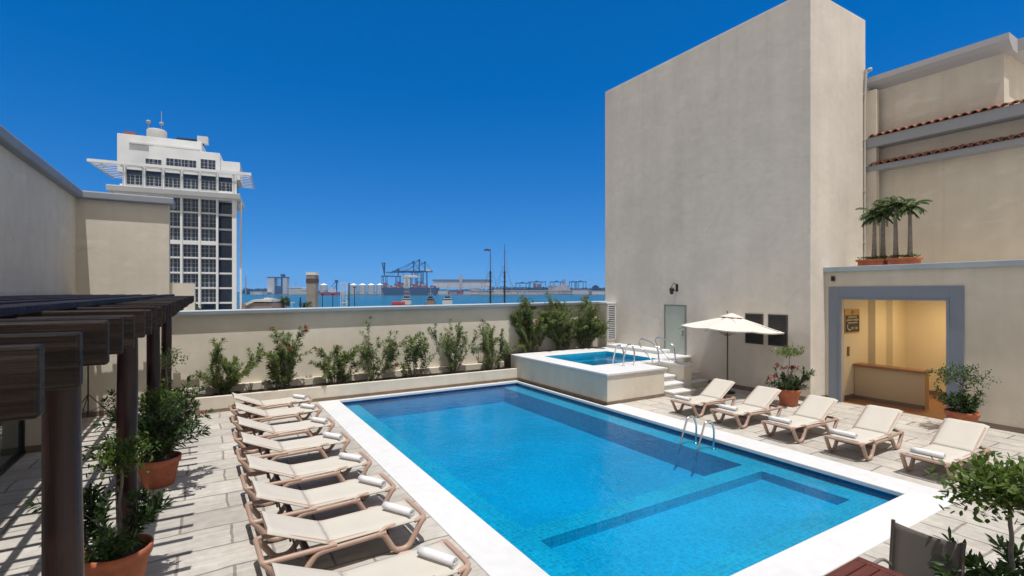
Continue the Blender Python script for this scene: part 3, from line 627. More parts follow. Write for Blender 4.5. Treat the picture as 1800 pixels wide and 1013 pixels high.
# ------------------------------------------------------------------ loungers
def make_lounger(ang,backlen):
    t=thing('sun_lounger',(0,0,0),'x','sun lounger')
    W=0.31; H=0.33
    xs=lambda x:x
    fr=MB()
    for s in (-1,1):
        yy=s*W
        fr.tube(rounded_path([(1.30,yy,0.285),(0.95,yy,0.275),(0.56,yy,0.265)],0.05),0.033,8)
        fr.tube(rounded_path([(0.74,yy,0.30),(0.05,yy,0.30),(0.0,yy*0.96,0.30),(0.0,yy*0.6,0.30)],0.07),0.030,8)
        fr.tube(rounded_path([(0.62,s*(W-0.03),0.325),(1.2,s*(W-0.03),0.325),(1.72,s*(W-0.03),0.335)],0.05),0.02,8)
        fr.tube([(1.22,s*(W),0.30),(1.30,s*(W-0.005),0.335),(1.42,s*(W-0.02),0.335)],0.024,8)
    fr.tube([(0.0,-W*0.65,0.30),(0.0,W*0.65,0.30)],0.028,8)
    fr.tube(rounded_path([(1.66,-W+0.01,0.325),(1.79,-W+0.02,0.345),(1.80,-W+0.10,0.345),(1.80,W-0.10,0.345),(1.79,W-0.02,0.345),(1.66,W-0.01,0.325)],0.07),0.026,8,flat=1.2)
    fr.build('frame',M['resin'],t)
    for s in (-1,1):
        yy=s*W
        m=MB(); m.tube(rounded_path([(1.79,yy*0.98,0.34),(1.74,yy,0.30),(1.58,yy,0.035),(1.41,yy,0.035),(1.27,yy,0.275),(1.18,yy,0.285)],0.07),0.035,8,up=(0,1,0)); m.build('leg',M['resin'],t)
        m=MB(); m.tube(rounded_path([(0.01,yy*0.98,0.30),(0.06,yy,0.24),(0.20,yy,0.035),(0.36,yy,0.035),(0.52,yy,0.25),(0.62,yy,0.27)],0.07),0.035,8,up=(0,1,0)); m.build('leg',M['resin'],t)
    for (a0,a1) in ((0.44,0.50),(1.30,1.36)):
        br=MB(); br.box(a0,a1,-W,W,0.18,0.24); br.build('cross_brace',M['resind'],t)
    # seat sling
    def sling(x0,z0,x1,z1,width,sag,n=12,mb=None,thick=0.010):
        mb=MB(); d=Vector((x1-x0,0,z1-z0)); L=d.length; nrm=Vector((-d.z,0,d.x)).normalized()
        if nrm.z<0: nrm=-nrm
        ny=8
        top=[];bot=[]
        for i in range(n+1):
            for j in range(ny+1):
                a=i/n; b=j/ny*2-1
                p=Vector((x0,0,z0))+d*a+nrm*(-sag*math.sin(math.pi*a)*(1-b*b)-(0.032 if abs(b)>0.99 else 0)); p.y=b*width
                top.append(p); bot.append(p-nrm*thick)
        q=(n+1)*(ny+1); I=lambda i,j:i*(ny+1)+j; fs=[]
        for i in range(n):
            for j in range(ny):
                fs.append((I(i,j),I(i+1,j),I(i+1,j+1),I(i,j+1))); fs.append((q+I(i,j),q+I(i,j+1),q+I(i+1,j+1),q+I(i+1,j)))
        for i in range(n):
            for j in (0,ny): fs.append((I(i,j),I(i+1,j),q+I(i+1,j),q+I(i,j)))
        for j in range(ny):
            for i in (0,n): fs.append((I(i,j),I(i,j+1),q+I(i,j+1),q+I(i,j)))
        mb.add(top+bot,fs,0,True); return mb
    xp=0.67
    sling(xp-0.012,0.356,1.745,0.372,W+0.012,0.012).build('seat_sling',M['sling'],t)
    bx=xp-backlen*math.cos(ang); bz=0.345+backlen*math.sin(ang)
    bk=MB()
    for s in (-1,1): bk.tube(rounded_path([(xp+0.05,s*(W-0.03),0.325),(xp-0.02,s*(W-0.03),0.335),(bx+0.04,s*(W-0.03),bz-0.045),(bx,s*(W-0.08),bz-0.02)],0.05),0.021,8)
    bk.tube([(bx,-(W-0.07),bz-0.02),(bx,W-0.07,bz-0.02)],0.022,8)
    bo=bk.build('backrest_frame',M['resin'],t)
    sling(bx-0.012,bz+0.022,xp+0.0,0.362,W+0.012,0.010).build('backrest_sling',M['sling'],bo)
    mx,mz=xp-backlen*0.62*math.cos(ang),0.325+backlen*0.62*math.sin(ang)
    for s in (-1,1): pr=MB(); pr.tube([(mx,s*0.22,mz-0.01),(mx-0.06+0.12,s*0.22,0.215)],0.013,6); pr.build('prop_strut',M['resind'],t)
    return t
def make_towel():
    t=MB(); N=20; L=0.225
    # rolled towel with a visible spiral end
    ring_=[]
    ts=[i/60 for i in range(61)]
    spiral=[((0.062-0.042*(q))*math.cos(q*5*math.pi+4.2),(0.054-0.036*(q))*math.sin(q*5*math.pi+4.2)) for q in ts]
    th=0.004
    vs=[];fs=[]
    for k,yy in enumerate((-L,-L*0.5,0,L*0.5,L)):
        for (a,b) in spiral: vs.append((a,yy,b+0.055))
    n=len(spiral)
    for k in range(4):
        for i in range(n-1): fs.append((k*n+i,k*n+i+1,(k+1)*n+i+1,(k+1)*n+i))
    t.add(vs,fs,0,True)
    return t
tmesh=make_towel()
def place_towel(first,x,y,z,rz,label,group):
    if first[0] is None:
        o=tmesh.build('rolled_towel',M['towel']); md=o.modifiers.new('s','SOLIDIFY'); md.thickness=0.008; md.offset=-1; first[0]=o
    else:
        o=first[0].copy(); COL.objects.link(o)
    o.location=(x,y,z); o.rotation_euler=(0,0,rz); tag(o,label,'towel',group); return o
ordn=['nearest','second','third','fourth','fifth','sixth','seventh','farthest']
LL=[(4.80,0.02,2.25),(6.08,0.035,2.27),(7.17,0.035,2.25),(8.37,0.03,2.25),(9.78,0.02,2.25),(11.10,0.02,2.25),(12.58,0.015,2.27),(13.85,0.05,2.27)]
protoL=None; ft=[None]
for i,(yc,rz,xf) in enumerate(LL):
    if protoL is None: protoL=make_lounger(R_(24),0.66); o=protoL
    else: o=copy_tree(protoL)
    dx=xf-1.8*math.cos(rz)
    o.location=(dx,yc-1.8*math.sin(rz)+0.02,0.0); o.rotation_euler=(0,0,rz)
    tag(o,'beige and tan sun lounger left of the pool, %s in its row from the camera'%ordn[i] if i not in (0,7) else ('beige and tan sun lounger left of the pool, nearest the camera, cut by photo edge' if i==0 else 'beige and tan sun lounger left of the pool, farthest, beside the planter'),'sun lounger','sun loungers in a row on the left of the pool')
    x,y_,a=xf-0.26,yc-0.06,R_(31)+random.uniform(-0.06,0.06)
    place_towel(ft,x,y_,0.358,a,'rolled white towel on the %s lounger of the left row'%ordn[i],'rolled towels on the left loungers')
ordR=['farthest, shaded by the parasol','second farthest, in front of the parasol pole','middle one, before the red flowering pot','second nearest, before the lit room','nearest, behind the leafy potted tree']
RR=[8.52,7.27,6.0,4.80,3.50]; protoR=None
for i,yc in enumerate(RR):
    if protoR is None: protoR=make_lounger(R_(31),0.73); o=protoR
    else: o=copy_tree(protoR)
    rz=math.pi+random.uniform(-0.035,0.035)
    o.location=(10.06+1.8,yc,0); o.rotation_euler=(0,0,rz)
    tag(o,'raised-back sun lounger right of the pool, '+ordR[i],'sun lounger','sun loungers in a row on the right of the pool')
    place_towel(ft,10.27+random.uniform(-0.02,0.05),yc+random.uniform(0.02,0.09),0.358,R_(2)+random.uniform(-0.05,0.05),'rolled white towel on the right row lounger, '+ordR[i].split(',')[0],'rolled towels on the right loungers')

# ------------------------------------------------------------------ parasol
ps=thing('parasol',(13.60,9.67,0),'ivory canvas parasol on a thin brown pole beside the tall block','parasol')
m=MB(); m.tube([(0,0,0.04),(0,0,1.2),(0.01,0,2.42)],0.022,10); m.build('pole',M['polewood'],ps)
m=MB(); m.lathe([(0,0),(0.22,0),(0.22,0.05),(0.05,0.07),(0.04,0.22),(0,0.22)],20); m.build('base',M['black'],ps)
m=MB(); NS=8; NR=6; vs=[];fs=[]
Rr=1.52; zc,zr=2.40,1.99
vs.append((0,0,zc)); ns=NS*6
for j in range(1,NR+1):
    q=j/NR
    for k in range(ns):
        a=2*math.pi*k/ns+0.2; fr_=(k%6)/6; w_=math.cos((fr_-0.5)*2*math.pi/NS)/math.cos(math.pi/NS); 
        rr=Rr*q*math.cos(math.pi/NS)/math.cos((fr_-0.5)*2*math.pi/NS)
        dip=0.05*q*math.sin(math.pi*fr_)
        z=zc-(zc-zr)*(q**0.92)-dip*0.7-(0 if j<NR else 0)
        vs.append((rr*math.cos(a),rr*math.sin(a),z))
for k in range(ns): fs.append((0,1+k,1+(k+1)%ns))
for j in range(NR-1):
    for k in range(ns): fs.append((1+j*ns+k,1+(j+1)*ns+k,1+(j+1)*ns+(k+1)%ns,1+j*ns+(k+1)%ns))
# valance
base=len(vs)
for k in range(ns): x,y_,z=vs[1+(NR-1)*ns+k]; vs.append((x*0.995,y_*0.995,z-0.035))
for k in range(ns): fs.append((1+(NR-1)*ns+k,base+k,base+(k+1)%ns,1+(NR-1)*ns+(k+1)%ns))
m.add(vs,fs,0,False); cp=m.build('canopy',M['canvas'],ps,fixn=False); cp.rotation_euler=(R_(1.5),R_(3),0)
md=cp.modifiers.new('s','SOLIDIFY'); md.thickness=0.004
m=MB(); m.lathe([(0.0,0.11),(0.08,0.09),(0.33,0.0),(0.34,-0.02)],NS*2,0,(0,0,zc-0.06)); vt=m.build('vent_cap',M['canvas'],ps); vt.rotation_euler=(R_(1.5),R_(3),0)
m=MB(); m.lathe([(0.0,0.06),(0.02,0.05),(0.02,0.0),(0.0,0)],8,0,(0,0,zc+0.05)); m.build('finial',M['polewood'],ps)
m=MB()
for k in range(NS):
    a=2*math.pi*k/NS+0.2; m.tube([(0.05*math.cos(a),0.05*math.sin(a),zc-0.05),(1.47*math.cos(a),1.47*math.sin(a),zr-0.03)],0.008,5); m.tube([(0.04*math.cos(a),0.04*math.sin(a),1.75),(0.75*math.cos(a),0.75*math.sin(a),zc-0.24)],0.007,5)
rb=m.build('ribs',M['polewood'],ps)

# ------------------------------------------------------------------ tripod stand
tp=thing('tripod_stand',(-2.45,15.55,0),'thin black tripod stand in the shade under the pergola','tripod stand')
m=MB(); m.tube([(0,0,0.1),(0,0,2.2)],0.016,8); m.build('pole',M['black'],tp)
for k in range(3):
    a=R_(20+120*k); m=MB(); m.tube([(0.02*math.cos(a),0.02*math.sin(a),0.62),(0.5*math.cos(a),0.5*math.sin(a),0.01)],0.011,6); m.tube([(0,0,0.2),(0.25*math.cos(a),0.25*math.sin(a),0.31)],0.008,6); m.build('leg',M['black'],tp)

# ------------------------------------------------------------------ vegetation
class Leaves:
    def __init__(s): s.v=[]; s.f=[]
    def leaf(s,p,d,L,W,droop=0.25,up=Vector((0,0,1))):
        d=d.normalized(); a=d.cross(up)
        if a.length<1e-3: a=Vector((1,0,0))
        a.normalize()
        roll=random.uniform(-0.8,0.8); nrm=a.cross(d); a=a*math.cos(roll)+nrm*math.sin(roll)
        m1=p+d*L*0.30+Vector((0,0,-droop*L*0.08)); m2=p+d*L*0.70+Vector((0,0,-droop*L*0.3)); t=p+d*L+Vector((0,0,-droop*L*0.6))
        k=len(s.v); s.v+= [tuple(p),tuple(m1+a*W*0.42),tuple(m2+a*W*0.48),tuple(t),tuple(m2-a*W*0.48),tuple(m1-a*W*0.42)]; s.f+= [(k,k+1,k+5),(k+1,k+2,k+4,k+5),(k+2,k+3,k+4)]
    def build(s,name,m,parent,extra=None):
        me=bpy.data.meshes.new(name); me.from_pydata(s.v,[],s.f); me.materials.append(m); me.update()
        o=bpy.data.objects.new(name,me); COL.objects.link(o); o.parent=parent; return o
def whorl(LV,p,d,n,L,W,spread=0.9,droop=0.3):
    d=d.normalized(); a=d.orthogonal().normalized(); b=d.cross(a); ph=random.uniform(0,6.28)
    for k in range(n):
        an_=ph+2*math.pi*k/n+random.uniform(-0.3,0.3); sp=spread*random.uniform(0.6,1.2)
        dd=d*math.cos(sp)+(a*math.cos(an_)+b*math.sin(an_))*math.sin(sp)
        LV.leaf(p,dd,L*random.uniform(0.7,1.15),W*random.uniform(0.8,1.2),droop)
def blossom(mb,p,r=0.06):
    for _ in range(7):
        q=p+Vector([random.uniform(-r,r) for _ in range(3)]); rr=r*random.uniform(0.35,0.6)
        for k in range(4):
            d=Vector([random.uniform(-1,1) for _ in range(3)]).normalized(); a=d.orthogonal().normalized()*rr*0.8; b=d.cross(a.normalized())*rr*0.8
            mb.add([q+a,q+b,q-a,q-b],[(0,1,2,3)])
def branchy(LV,st,p,d,L,r,depth,LL_,WW,wn,step,curl,leafstart,tips,flw,fprob):
    n=max(3,int(L/0.10)); pts=[p.copy()]; d=d.normalized()
    for i in range(n):
        d=(d+Vector((random.uniform(-1,1),random.uniform(-1,1),random.uniform(-0.6,1)*0.6))*curl).normalized()
        p=p+d*(L/n); pts.append(p.copy())
    st.tube(pts,lambda t:r*(1-0.55*t),5)
    tot=L; s=leafstart*L
    while s<L:
        i=min(int(s/L*n),n-1); q=pts[i].lerp(pts[i+1],s/L*n-i); dd=(pts[i+1]-pts[i])
        whorl(LV,q,dd,wn,LL_*(0.75 if s<L*0.8 else 1),WW,0.95); s+=step*random.uniform(0.7,1.3)
    whorl(LV,pts[-1],d,wn+3,LL_,WW,0.6)
    tips.append((pts[-1],d))
    if flw is not None and random.random()<fprob: blossom(flw,pts[-1]+d*0.03)
    if depth>0:
        for k in range(random.choice((2,3))):
            i=random.randint(max(1,int(n*0.35)),n); q=pts[i]
            a=d.orthogonal().normalized(); b=d.cross(a); an_=random.uniform(0,6.28)
            dd=(d+(a*math.cos(an_)+b*math.sin(an_))*random.uniform(0.35,0.8)).normalized()
            branchy(LV,st,q,dd,L*random.uniform(0.4,0.62),r*0.6,depth-1,LL_,WW,wn,step,curl,0.05,tips,flw,fprob)
def shrub(x,y,z,h,spread,label,seed,nst=7,lean=0.0,depth=2,fprob=0.1,group='oleander shrubs along the rear wall',leafm='leaf',dense=1.0,flat=0.45,cat='shrub',name='oleander_shrub',LL_=0.15,WW=0.030):
    random.seed(seed); t=thing(name,(x,y,z),label,cat,group)
    LV=Leaves(); st=MB(); fl=MB(); tips=[]
    for k in range(nst):
        a=2*math.pi*k/nst+random.uniform(-0.4,0.4); s=random.uniform(0.15,1)*spread
        hh=h*random.uniform(0.5,0.95)
        d=Vector((math.cos(a)*s+lean,math.sin(a)*s*flat,hh)); p=Vector((math.cos(a)*0.08*spread*2,math.sin(a)*0.05,0))
        branchy(LV,st,p,d,d.length*0.78,0.012,depth,LL_,WW,4,0.046/dense,0.17,0.25,tips,fl,fprob)
    # low fresh growth
    for k in range(int(5*dense)):
        a=random.uniform(0,6.28); d=Vector((math.cos(a)*0.5,math.sin(a)*0.25,random.uniform(0.5,1)))
        branchy(LV,st,Vector((random.uniform(-.2,.2)*spread*2,random.uniform(-.08,.08),0)),d,h*random.uniform(0.15,0.32),0.007,1,LL_,WW,3,0.04/dense,0.1,0.1,tips,None,0)
    # keep foliage out of the wall behind
    lim=16.06-y
    LV.v=[(a,min(b,lim-0.01*random.random()),c) for a,b,c in LV.v]
    st.v=[(a,min(b,lim-0.02),c) for a,b,c in st.v]; fl.v=[(a,min(b,lim-0.01),c) for a,b,c in fl.v]
    st.build('stems',M['bark'] if leafm=='leaf' else M['darkbark'],t,fixn=False); LV.build('foliage',M[leafm],t)
    if fl.f: fl.build('blossoms',M['flower'],t,fixn=False)
    return t
SH=[(0.35,1.85,0.55,'dark leafy oleander shrub, leftmost in the planter, beside the pergola',8,0.01,0.15,1.15),
 (1.85,1.90,0.50,'tall oleander shrub with red flowers, second from left in the planter',8,0.16,0.0,1.15),
 (3.30,1.55,0.55,'rounded oleander shrub with a few pink blooms, third from left in the planter',8,0.08,0.0,1.0),
 (4.35,1.95,0.60,'oleander shrub leaning right with bare lower stems, fourth from left in the planter',7,0.08,0.55,0.75),
 (5.80,1.75,0.75,'sparse open oleander shrub with thin stems, fifth from left in the planter',8,0.02,0.1,0.6),
 (7.15,2.00,0.55,'oleander shrub with tall twin tops, sixth from left in the planter',7,0.0,0.1,0.8),
 (8.55,1.95,0.60,'oleander shrub with yellowish leaves directly left of the hot tub',8,0.03,0.1,0.9)]
for i,(x,h,sp,lb_,ns,fp,ln,dn) in enumerate(SH):
    shrub(x,15.5,0.33,h*(0.72 if i==0 else 0.85),sp*1.15,lb_,100+i,nst=ns,lean=ln,fprob=fp,dense=dn)
for i,(x,h,sp,lb_,fp) in enumerate(((10.5,1.75,0.62,'dense oleander with pink blooms behind the left end of the hot tub',0.12),
   (11.85,1.85,0.70,'dense tall oleander behind the middle of the hot tub',0.03),(13.05,1.75,0.62,'dense oleander behind the hot tub next to the louvred pier',0.06))):
    shrub(x,15.7,ZS-0.04,h*1.08,sp*1.55,lb_,200+i,nst=15,fprob=fp,dense=1.35,flat=0.3)

def pot(x,y,D,H,label,group,ls=1.0):
    t=thing('terracotta_pot',(x,y,0),label,'flower pot',group)
    R=D/2; m=MB(); m.lathe([(0,0.0),(R*0.66,0.0),(R*0.70,0.02),(R*0.90,H*0.78),(R*0.97,H*0.79),(R*1.0,H*0.99),(R*0.97,H),(R*0.90,H*0.985),(R*0.86,H*0.78),(R*0.0,H*0.78)],36); m.build('body',M['terra'],t)
    m=MB(); m.lathe([(R*0.875,H*0.86),(R*0.5,H*0.885),(0,H*0.89)],24); m.build('soil',M['soil'],t,fixn=False)
    return t
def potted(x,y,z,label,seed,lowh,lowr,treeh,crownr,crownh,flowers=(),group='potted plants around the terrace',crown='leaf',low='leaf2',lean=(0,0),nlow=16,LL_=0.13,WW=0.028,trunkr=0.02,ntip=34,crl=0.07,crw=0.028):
    random.seed(seed); t=thing('potted_plant',(x,y,z),label,'plant',group)
    st=MB(); lo=Leaves(); hi=Leaves(); fl=MB(); tips=[]
    for k in range(nlow):
        a=random.uniform(0,6.28); s=random.uniform(0.2,1)*lowr; d=Vector((math.cos(a)*s,math.sin(a)*s,lowh*random.uniform(0.45,1.0)))
        branchy(lo,st,Vector((math.cos(a)*0.08,math.sin(a)*0.08,0)),d,d.length*0.9,0.007,1,LL_,WW,3,0.035,0.10,0.15,tips,None,0)
    # small standard tree with a bare trunk
    p=Vector((0.02,0.02,0)); top=Vector((lean[0],lean[1],treeh)); pts=[p]
    for i in range(1,8): q=p.lerp(top,i/7)+Vector((random.uniform(-1,1),random.uniform(-1,1),0))*0.018; pts.append(q)
    pts=smooth_path(pts,1); st.tube(pts,lambda t_:trunkr*(1-0.35*t_),7)
    fork=pts[-1]
    for k in range(7):
        a=2*math.pi*k/7+random.uniform(-0.4,0.4); rr=crownr*random.uniform(0.35,0.85)
        e_=fork+Vector((math.cos(a)*rr,math.sin(a)*rr,crownh*random.uniform(0.3,0.9)))
        bp=smooth_path([fork,fork.lerp(e_,0.4)+Vector((math.cos(a)*0.05,math.sin(a)*0.05,-0.01)),e_],2); st.tube(bp,lambda t_:trunkr*0.5*(1-0.5*t_),5)
        for j in range(ntip):
            q=e_+Vector((random.gauss(0,crownr*0.33),random.gauss(0,crownr*0.33),random.gauss(0.0,crownh*0.30)))
            dd=(q-fork+Vector((0,0,crownh*0.25)))
            for _q in range(7):
                off=Vector([random.gauss(0,0.6*crl) for _ in range(3)])
                hi.leaf(q+off,(dd.normalized()*0.5+Vector([random.gauss(0,0.6) for _ in range(3)])+Vector((0,0,0.35))),crl*random.uniform(0.7,1.15),crw*random.uniform(0.8,1.2),0.2)
            if j%5==0: st.tube([e_,q],0.003,4)
    for (fx,fy,fz,fr_) in flowers:
        st.tube(smooth_path([(0.0,0,0.05),(fx*0.6,fy*0.6,fz*0.75),(fx,fy,fz)],2),0.005,5)
        for _ in range(3): blossom(fl,Vector((fx,fy,fz))+Vector([random.uniform(-fr_,fr_)*0.7 for _ in range(3)]),fr_*0.6)
        whorl(lo,Vector((fx,fy,fz-0.04)),Vector((fx,fy,0.6)),6,LL_,WW,1.2)
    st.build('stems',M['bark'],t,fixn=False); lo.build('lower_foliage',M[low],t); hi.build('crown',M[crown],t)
    if fl.f: fl.build('blossoms',M['flower'],t,fixn=False)
    return t
pot(-0.80,6.56,0.62,0.45,'terracotta pot nearest the camera at the foot of a pergola post','terracotta pots on the terrace')
potted(-0.80,6.56,0.39,'oleander with pink flowers and small standard tree in the nearest left pot',11,0.60,0.45,0.86,0.17,0.20,flowers=((-0.30,0.0,0.50,0.035),(-0.05,0.25,0.80,0.03)),lean=(0.03,0.05),crown='leafy',ntip=14)
pot(-0.67,9.83,0.62,0.45,'terracotta pot second from the camera on the left, striped by pergola shadow','terracotta pots on the terrace')
potted(-0.67,9.83,0.39,'bushy dark oleander with a red flower on each side in the second left pot',12,1.0,0.62,0.85,0.22,0.18,flowers=((-0.45,0.0,0.78,0.05),(0.62,0.0,0.68,0.04)),crown='leafy',nlow=24,ntip=14)
pot(-0.74,12.9,0.60,0.45,'terracotta pot farthest on the left, half hidden behind the second','terracotta pots on the terrace')
potted(-0.74,12.9,0.39,'leafy plant with thin upper crown in the farthest left pot',13,0.70,0.45,1.15,0.28,0.22,crown='leaf',low='leafy',nlow=18,ntip=7)
pot(13.55,7.75,0.60,0.46,'terracotta pot at the corner of the tall block','terracotta pots on the terrace')
potted(13.55,7.75,0.40,'red flowering oleander with flat topped little tree in the pot by tall block',14,0.45,0.40,0.95,0.30,0.12,flowers=((-0.75,0.1,0.42,0.07),(-0.62,0.05,0.46,0.06),(-0.38,0.1,0.72,0.06),(-0.28,0,0.66,0.05),(0.15,0,0.62,0.05),(0.28,0.0,0.62,0.06),(0.42,0,0.58,0.05),(-0.1,0,0.66,0.04)),nlow=16,ntip=16,trunkr=0.012)
pot(14.35,4.32,0.62,0.45,'terracotta pot right of the lit room, behind the nearest right lounger','terracotta pots on the terrace')
potted(14.35,4.32,0.39,'two tier shrub with round upper crown in the pot right of the lit room',15,0.42,0.38,0.62,0.42,0.30,nlow=14,ntip=22,trunkr=0.022,low='leaf2',crown='leaf2',crl=0.055,crw=0.026)
pot(5.80,1.42,0.55,0.42,'terracotta pot of the small tree behind the dining chair','terracotta pots on the terrace')
potted(5.80,1.42,0.36,'small tree with glossy rounded leaves over oleander at the right foreground edge',16,0.62,0.42,0.93,0.33,0.24,nlow=13,ntip=42,trunkr=0.022,low='leaf2',crown='leafy',crl=0.075,crw=0.034,LL_=0.16,WW=0.03)

# ------------------------------------------------------------------ palms on the terrace
def palm(x,y,z,h,label,seed,fl_=0.52,n=12,group='small palms in boxes on the upper terrace'):
    random.seed(seed); t=thing('palm_tree',(x,y,z),label,'palm',group)
    top=Vector((random.uniform(-.08,.08),random.uniform(-.06,.06),h)); pts=smooth_path([(0,0,0),(top.x*.2,top.y*.3,h*.4),tuple(top)],2)
    m=MB(); m.tube(pts,lambda q:0.085-0.05*q**0.6,10); m.build('trunk',M['bark'],t)
    LV=Leaves(); st=MB()
    for k in range(n):
        a=2*math.pi*k/n*1.0+random.uniform(-.3,.3); el=random.uniform(0.1,1.35); L=fl_*random.uniform(0.8,1.1)
        prev=top.copy(); d=Vector((math.cos(a)*math.cos(el),math.sin(a)*math.cos(el),math.sin(el))); pp=[prev.copy()]
        for i in range(10):
            d=(d+Vector((0,0,-0.16))).normalized(); prev=prev+d*L/10; pp.append(prev.copy())
        st.tube(pp,lambda q:0.010*(1-0.8*q),4)
        for i in range(1,10):
            for j in range(3):
                q=pp[i].lerp(pp[i+1],j/3) if i<10 else pp[i]; dd=(pp[i+1]-pp[i]).normalized(); s_=dd.cross(Vector((0,0,1))).normalized()
                for sg_ in (-1,1): LV.leaf(q,(s_*sg_+dd*0.8+Vector((0,0,-0.25))),0.15*(1-0.45*i/10),0.022,0.6)
    st.build('frond_ribs',M['palmleaf'],t,fixn=False); LV.build('fronds',M['palmleaf'],t)
    return t
palm(16.2,6.82,4.0,1.25,'small palm leftmost in the boxes above the annex, against the tall block',31)
palm(16.35,6.66,4.0,1.30,'small palm second from left above the annex, with darker trunk',32)
palm(16.2,6.29,4.0,1.42,'thickest and tallest small palm above the annex, third from left',33,0.6,15)
palm(16.2,5.96,4.0,1.35,'small palm rightmost above the annex, leaning slightly right',34)
for (y,l,sd) in ((6.85,'long terracotta box left on the annex terrace, under two palms',1),(6.10,'long terracotta box right on the annex terrace, under two palms',2)):
    t=thing('planter_box',(16.2,y,3.60),l,'planter','terracotta boxes on the upper terrace')
    m=MB(); m.box(-0.17,0.17,-0.32,0.32,0,0.40); m.box(-0.20,0.20,-0.36,0.36,0.36,0.42); m.build('box',M['terra'],t,bevel=0.01)
    random.seed(sd+50); LV=Leaves()
    for _ in range(90): whorl(LV,Vector((random.uniform(-.17,.17),random.uniform(-.33,.33),0.42+random.uniform(0,.07))),Vector((0,0,1)),5,0.05,0.025,0.9)
    LV.build('ground_cover',M['leafy'],t)

# ------------------------------------------------------------------ table and chair
tb_=thing('dining_table',(4.94,2.20,0),'red brown slatted wooden table at the bottom edge of the photo','table')
m=MB()
for i in range(9):
    y1=-0.0-i*0.102; m.box(-1.10,-0.085,y1-0.092,y1,0.725,0.75)
m.box(-0.082,0.0,-0.92,0.0,0.724,0.751); m.box(-1.185,-1.103,-0.92,0,0.724,0.751); m.box(-1.15,-0.03,-0.88,-0.04,0.66,0.723)
m.build('table_top',M['redwood'],tb_,bevel=0.004)
for (a,b_) in ((-0.09,-0.09),(-1.09,-0.09),(-0.09,-0.83),(-1.09,-0.83)):
    m=MB(); m.box(a-0.035,a+0.035,b_-0.035,b_+0.035,0,0.66); m.build('leg',M['redwood'],tb_)
ch=thing('dining_chair',(5.20,1.895,0),'grey brown mesh armchair with dark metal frame at the slatted table','chair')
W=0.245
m=MB(); n=8; vs=[];fs=[]
def cs(y,z): return 0.26+0.02*math.cos(y/W*1.3) - 0.0+ (z-0.45)*0.16
for i in range(n+1):
    for j in range(n+1):
        y=-W+2*W*i/n; z=0.42+0.53*j/n-(0.03*(1-(y/W)**2) if j==n else 0); x=0.22+(z-0.42)*0.12+0.035*(1-(y/W)**2)
        vs.append((x,y,z))
for i in range(n):
    for j in range(n): a=i*(n+1)+j; fs.append((a,a+n+1,a+n+2,a+1))
m.add(vs,fs,0,True); bo=m.build('backrest',M['chairmesh'],ch,fixn=False); md=bo.modifiers.new('s','SOLIDIFY'); md.thickness=0.006
m=MB(); m.box(-0.24,0.23,-W,W,0.425,0.433); m.build('seat',M['chairmesh'],ch)
for s in (-1,1):
    m=MB(); m.tube(rounded_path([(0.17,s*(W+0.01),0.0),(0.22,s*(W+0.01),0.42),(0.285,s*(W+0.01),0.965)],0.05),0.021,8,flat=0.75); m.build('rear_leg',M['chairmetal'],ch)
    m=MB(); m.tube(rounded_path([(-0.22,s*(W+0.02),0.0),(-0.22,s*(W+0.02),0.60),(-0.14,s*(W+0.02),0.645),(0.10,s*(W+0.02),0.655),(0.235,s*(W+0.01),0.56)],0.08),0.015,8); m.build('arm_and_leg',mat('pale_metal_arm',(0.45,0.42,0.38),0.3,metal=0.6),ch)
m=MB(); m.tube([(0.23,-W,0.42),(0.23,W,0.42)],0.014,6); m.tube([(-0.24,-W,0.42),(-0.24,W,0.42)],0.014,6)
for s in (-1,1): m.tube([(-0.24,s*W,0.42),(0.23,s*W,0.42)],0.013,6)
m.build('seat_frame',M['chairmetal'],ch)

# ================================================================== CITY AND HARBOUR
ZG,ZWT=-6.6,-8.0
ground=MB()
def wp(r,d,z): p=RV*r+FV*d; return (p.x,p.y,z)
ground.quad(wp(-600,-200,ZG),wp(600,-200,ZG),wp(600,190,ZG),wp(-600,190,ZG)); ground.quad(wp(-600,190,ZG),wp(600,190,ZG),wp(600,190,-9),wp(-600,190,-9))
tag(ground.build('street_ground',mat('city_paving',(0.2,0.19,0.17),0.9,var=[(0.05,0.3)])),kind='structure')
sea=MB(); sea.quad(wp(-30000,185,ZWT),wp(30000,185,ZWT),wp(30000,40000,ZWT),wp(-30000,40000,ZWT))
sm=mat('harbour_water',(0.012,0.115,0.15),0.25,var=[(0.004,0.25)],bump=[(0.25,0.5)],spec=0.4)
tag(sea.build('sea',sm),kind='structure')
fl_=MB(); fl_.box(-900,900,0,700,-3,1.6); o=fl_.build('far_shore',mat('far_shore_land',(0.20,0.20,0.17),0.95,var=[(0.02,0.3)])); o.location=bearing(900,1745,ZWT); o.rotation_euler=(0,0,R_(-YAW)); tag(o,kind='structure')
FM={}
def fm(name,col,rough=0.7,var=None):
    if name not in FM: FM[name]=mat(name,col,rough,var=var)
    return FM[name]
def far(name,u,D,label,cat,group=None,z=ZWT,yaw=0): return thing(name,bearing(u,D,z),label,cat,group,R_(-YAW+yaw))
def pxs(D): return D/880.
def zof(v,D,zb): return 3.1+(513-v)*D/880.-zb
def fbox(m,D,u0,v0,u1,v1,uc,zb,d0,d1,mi=0):
    s=pxs(D); m.box((u0-uc)*s,(u1-uc)*s,d0,d1,max(zof(v1,D,zb),-1),zof(v0,D,zb),mi)
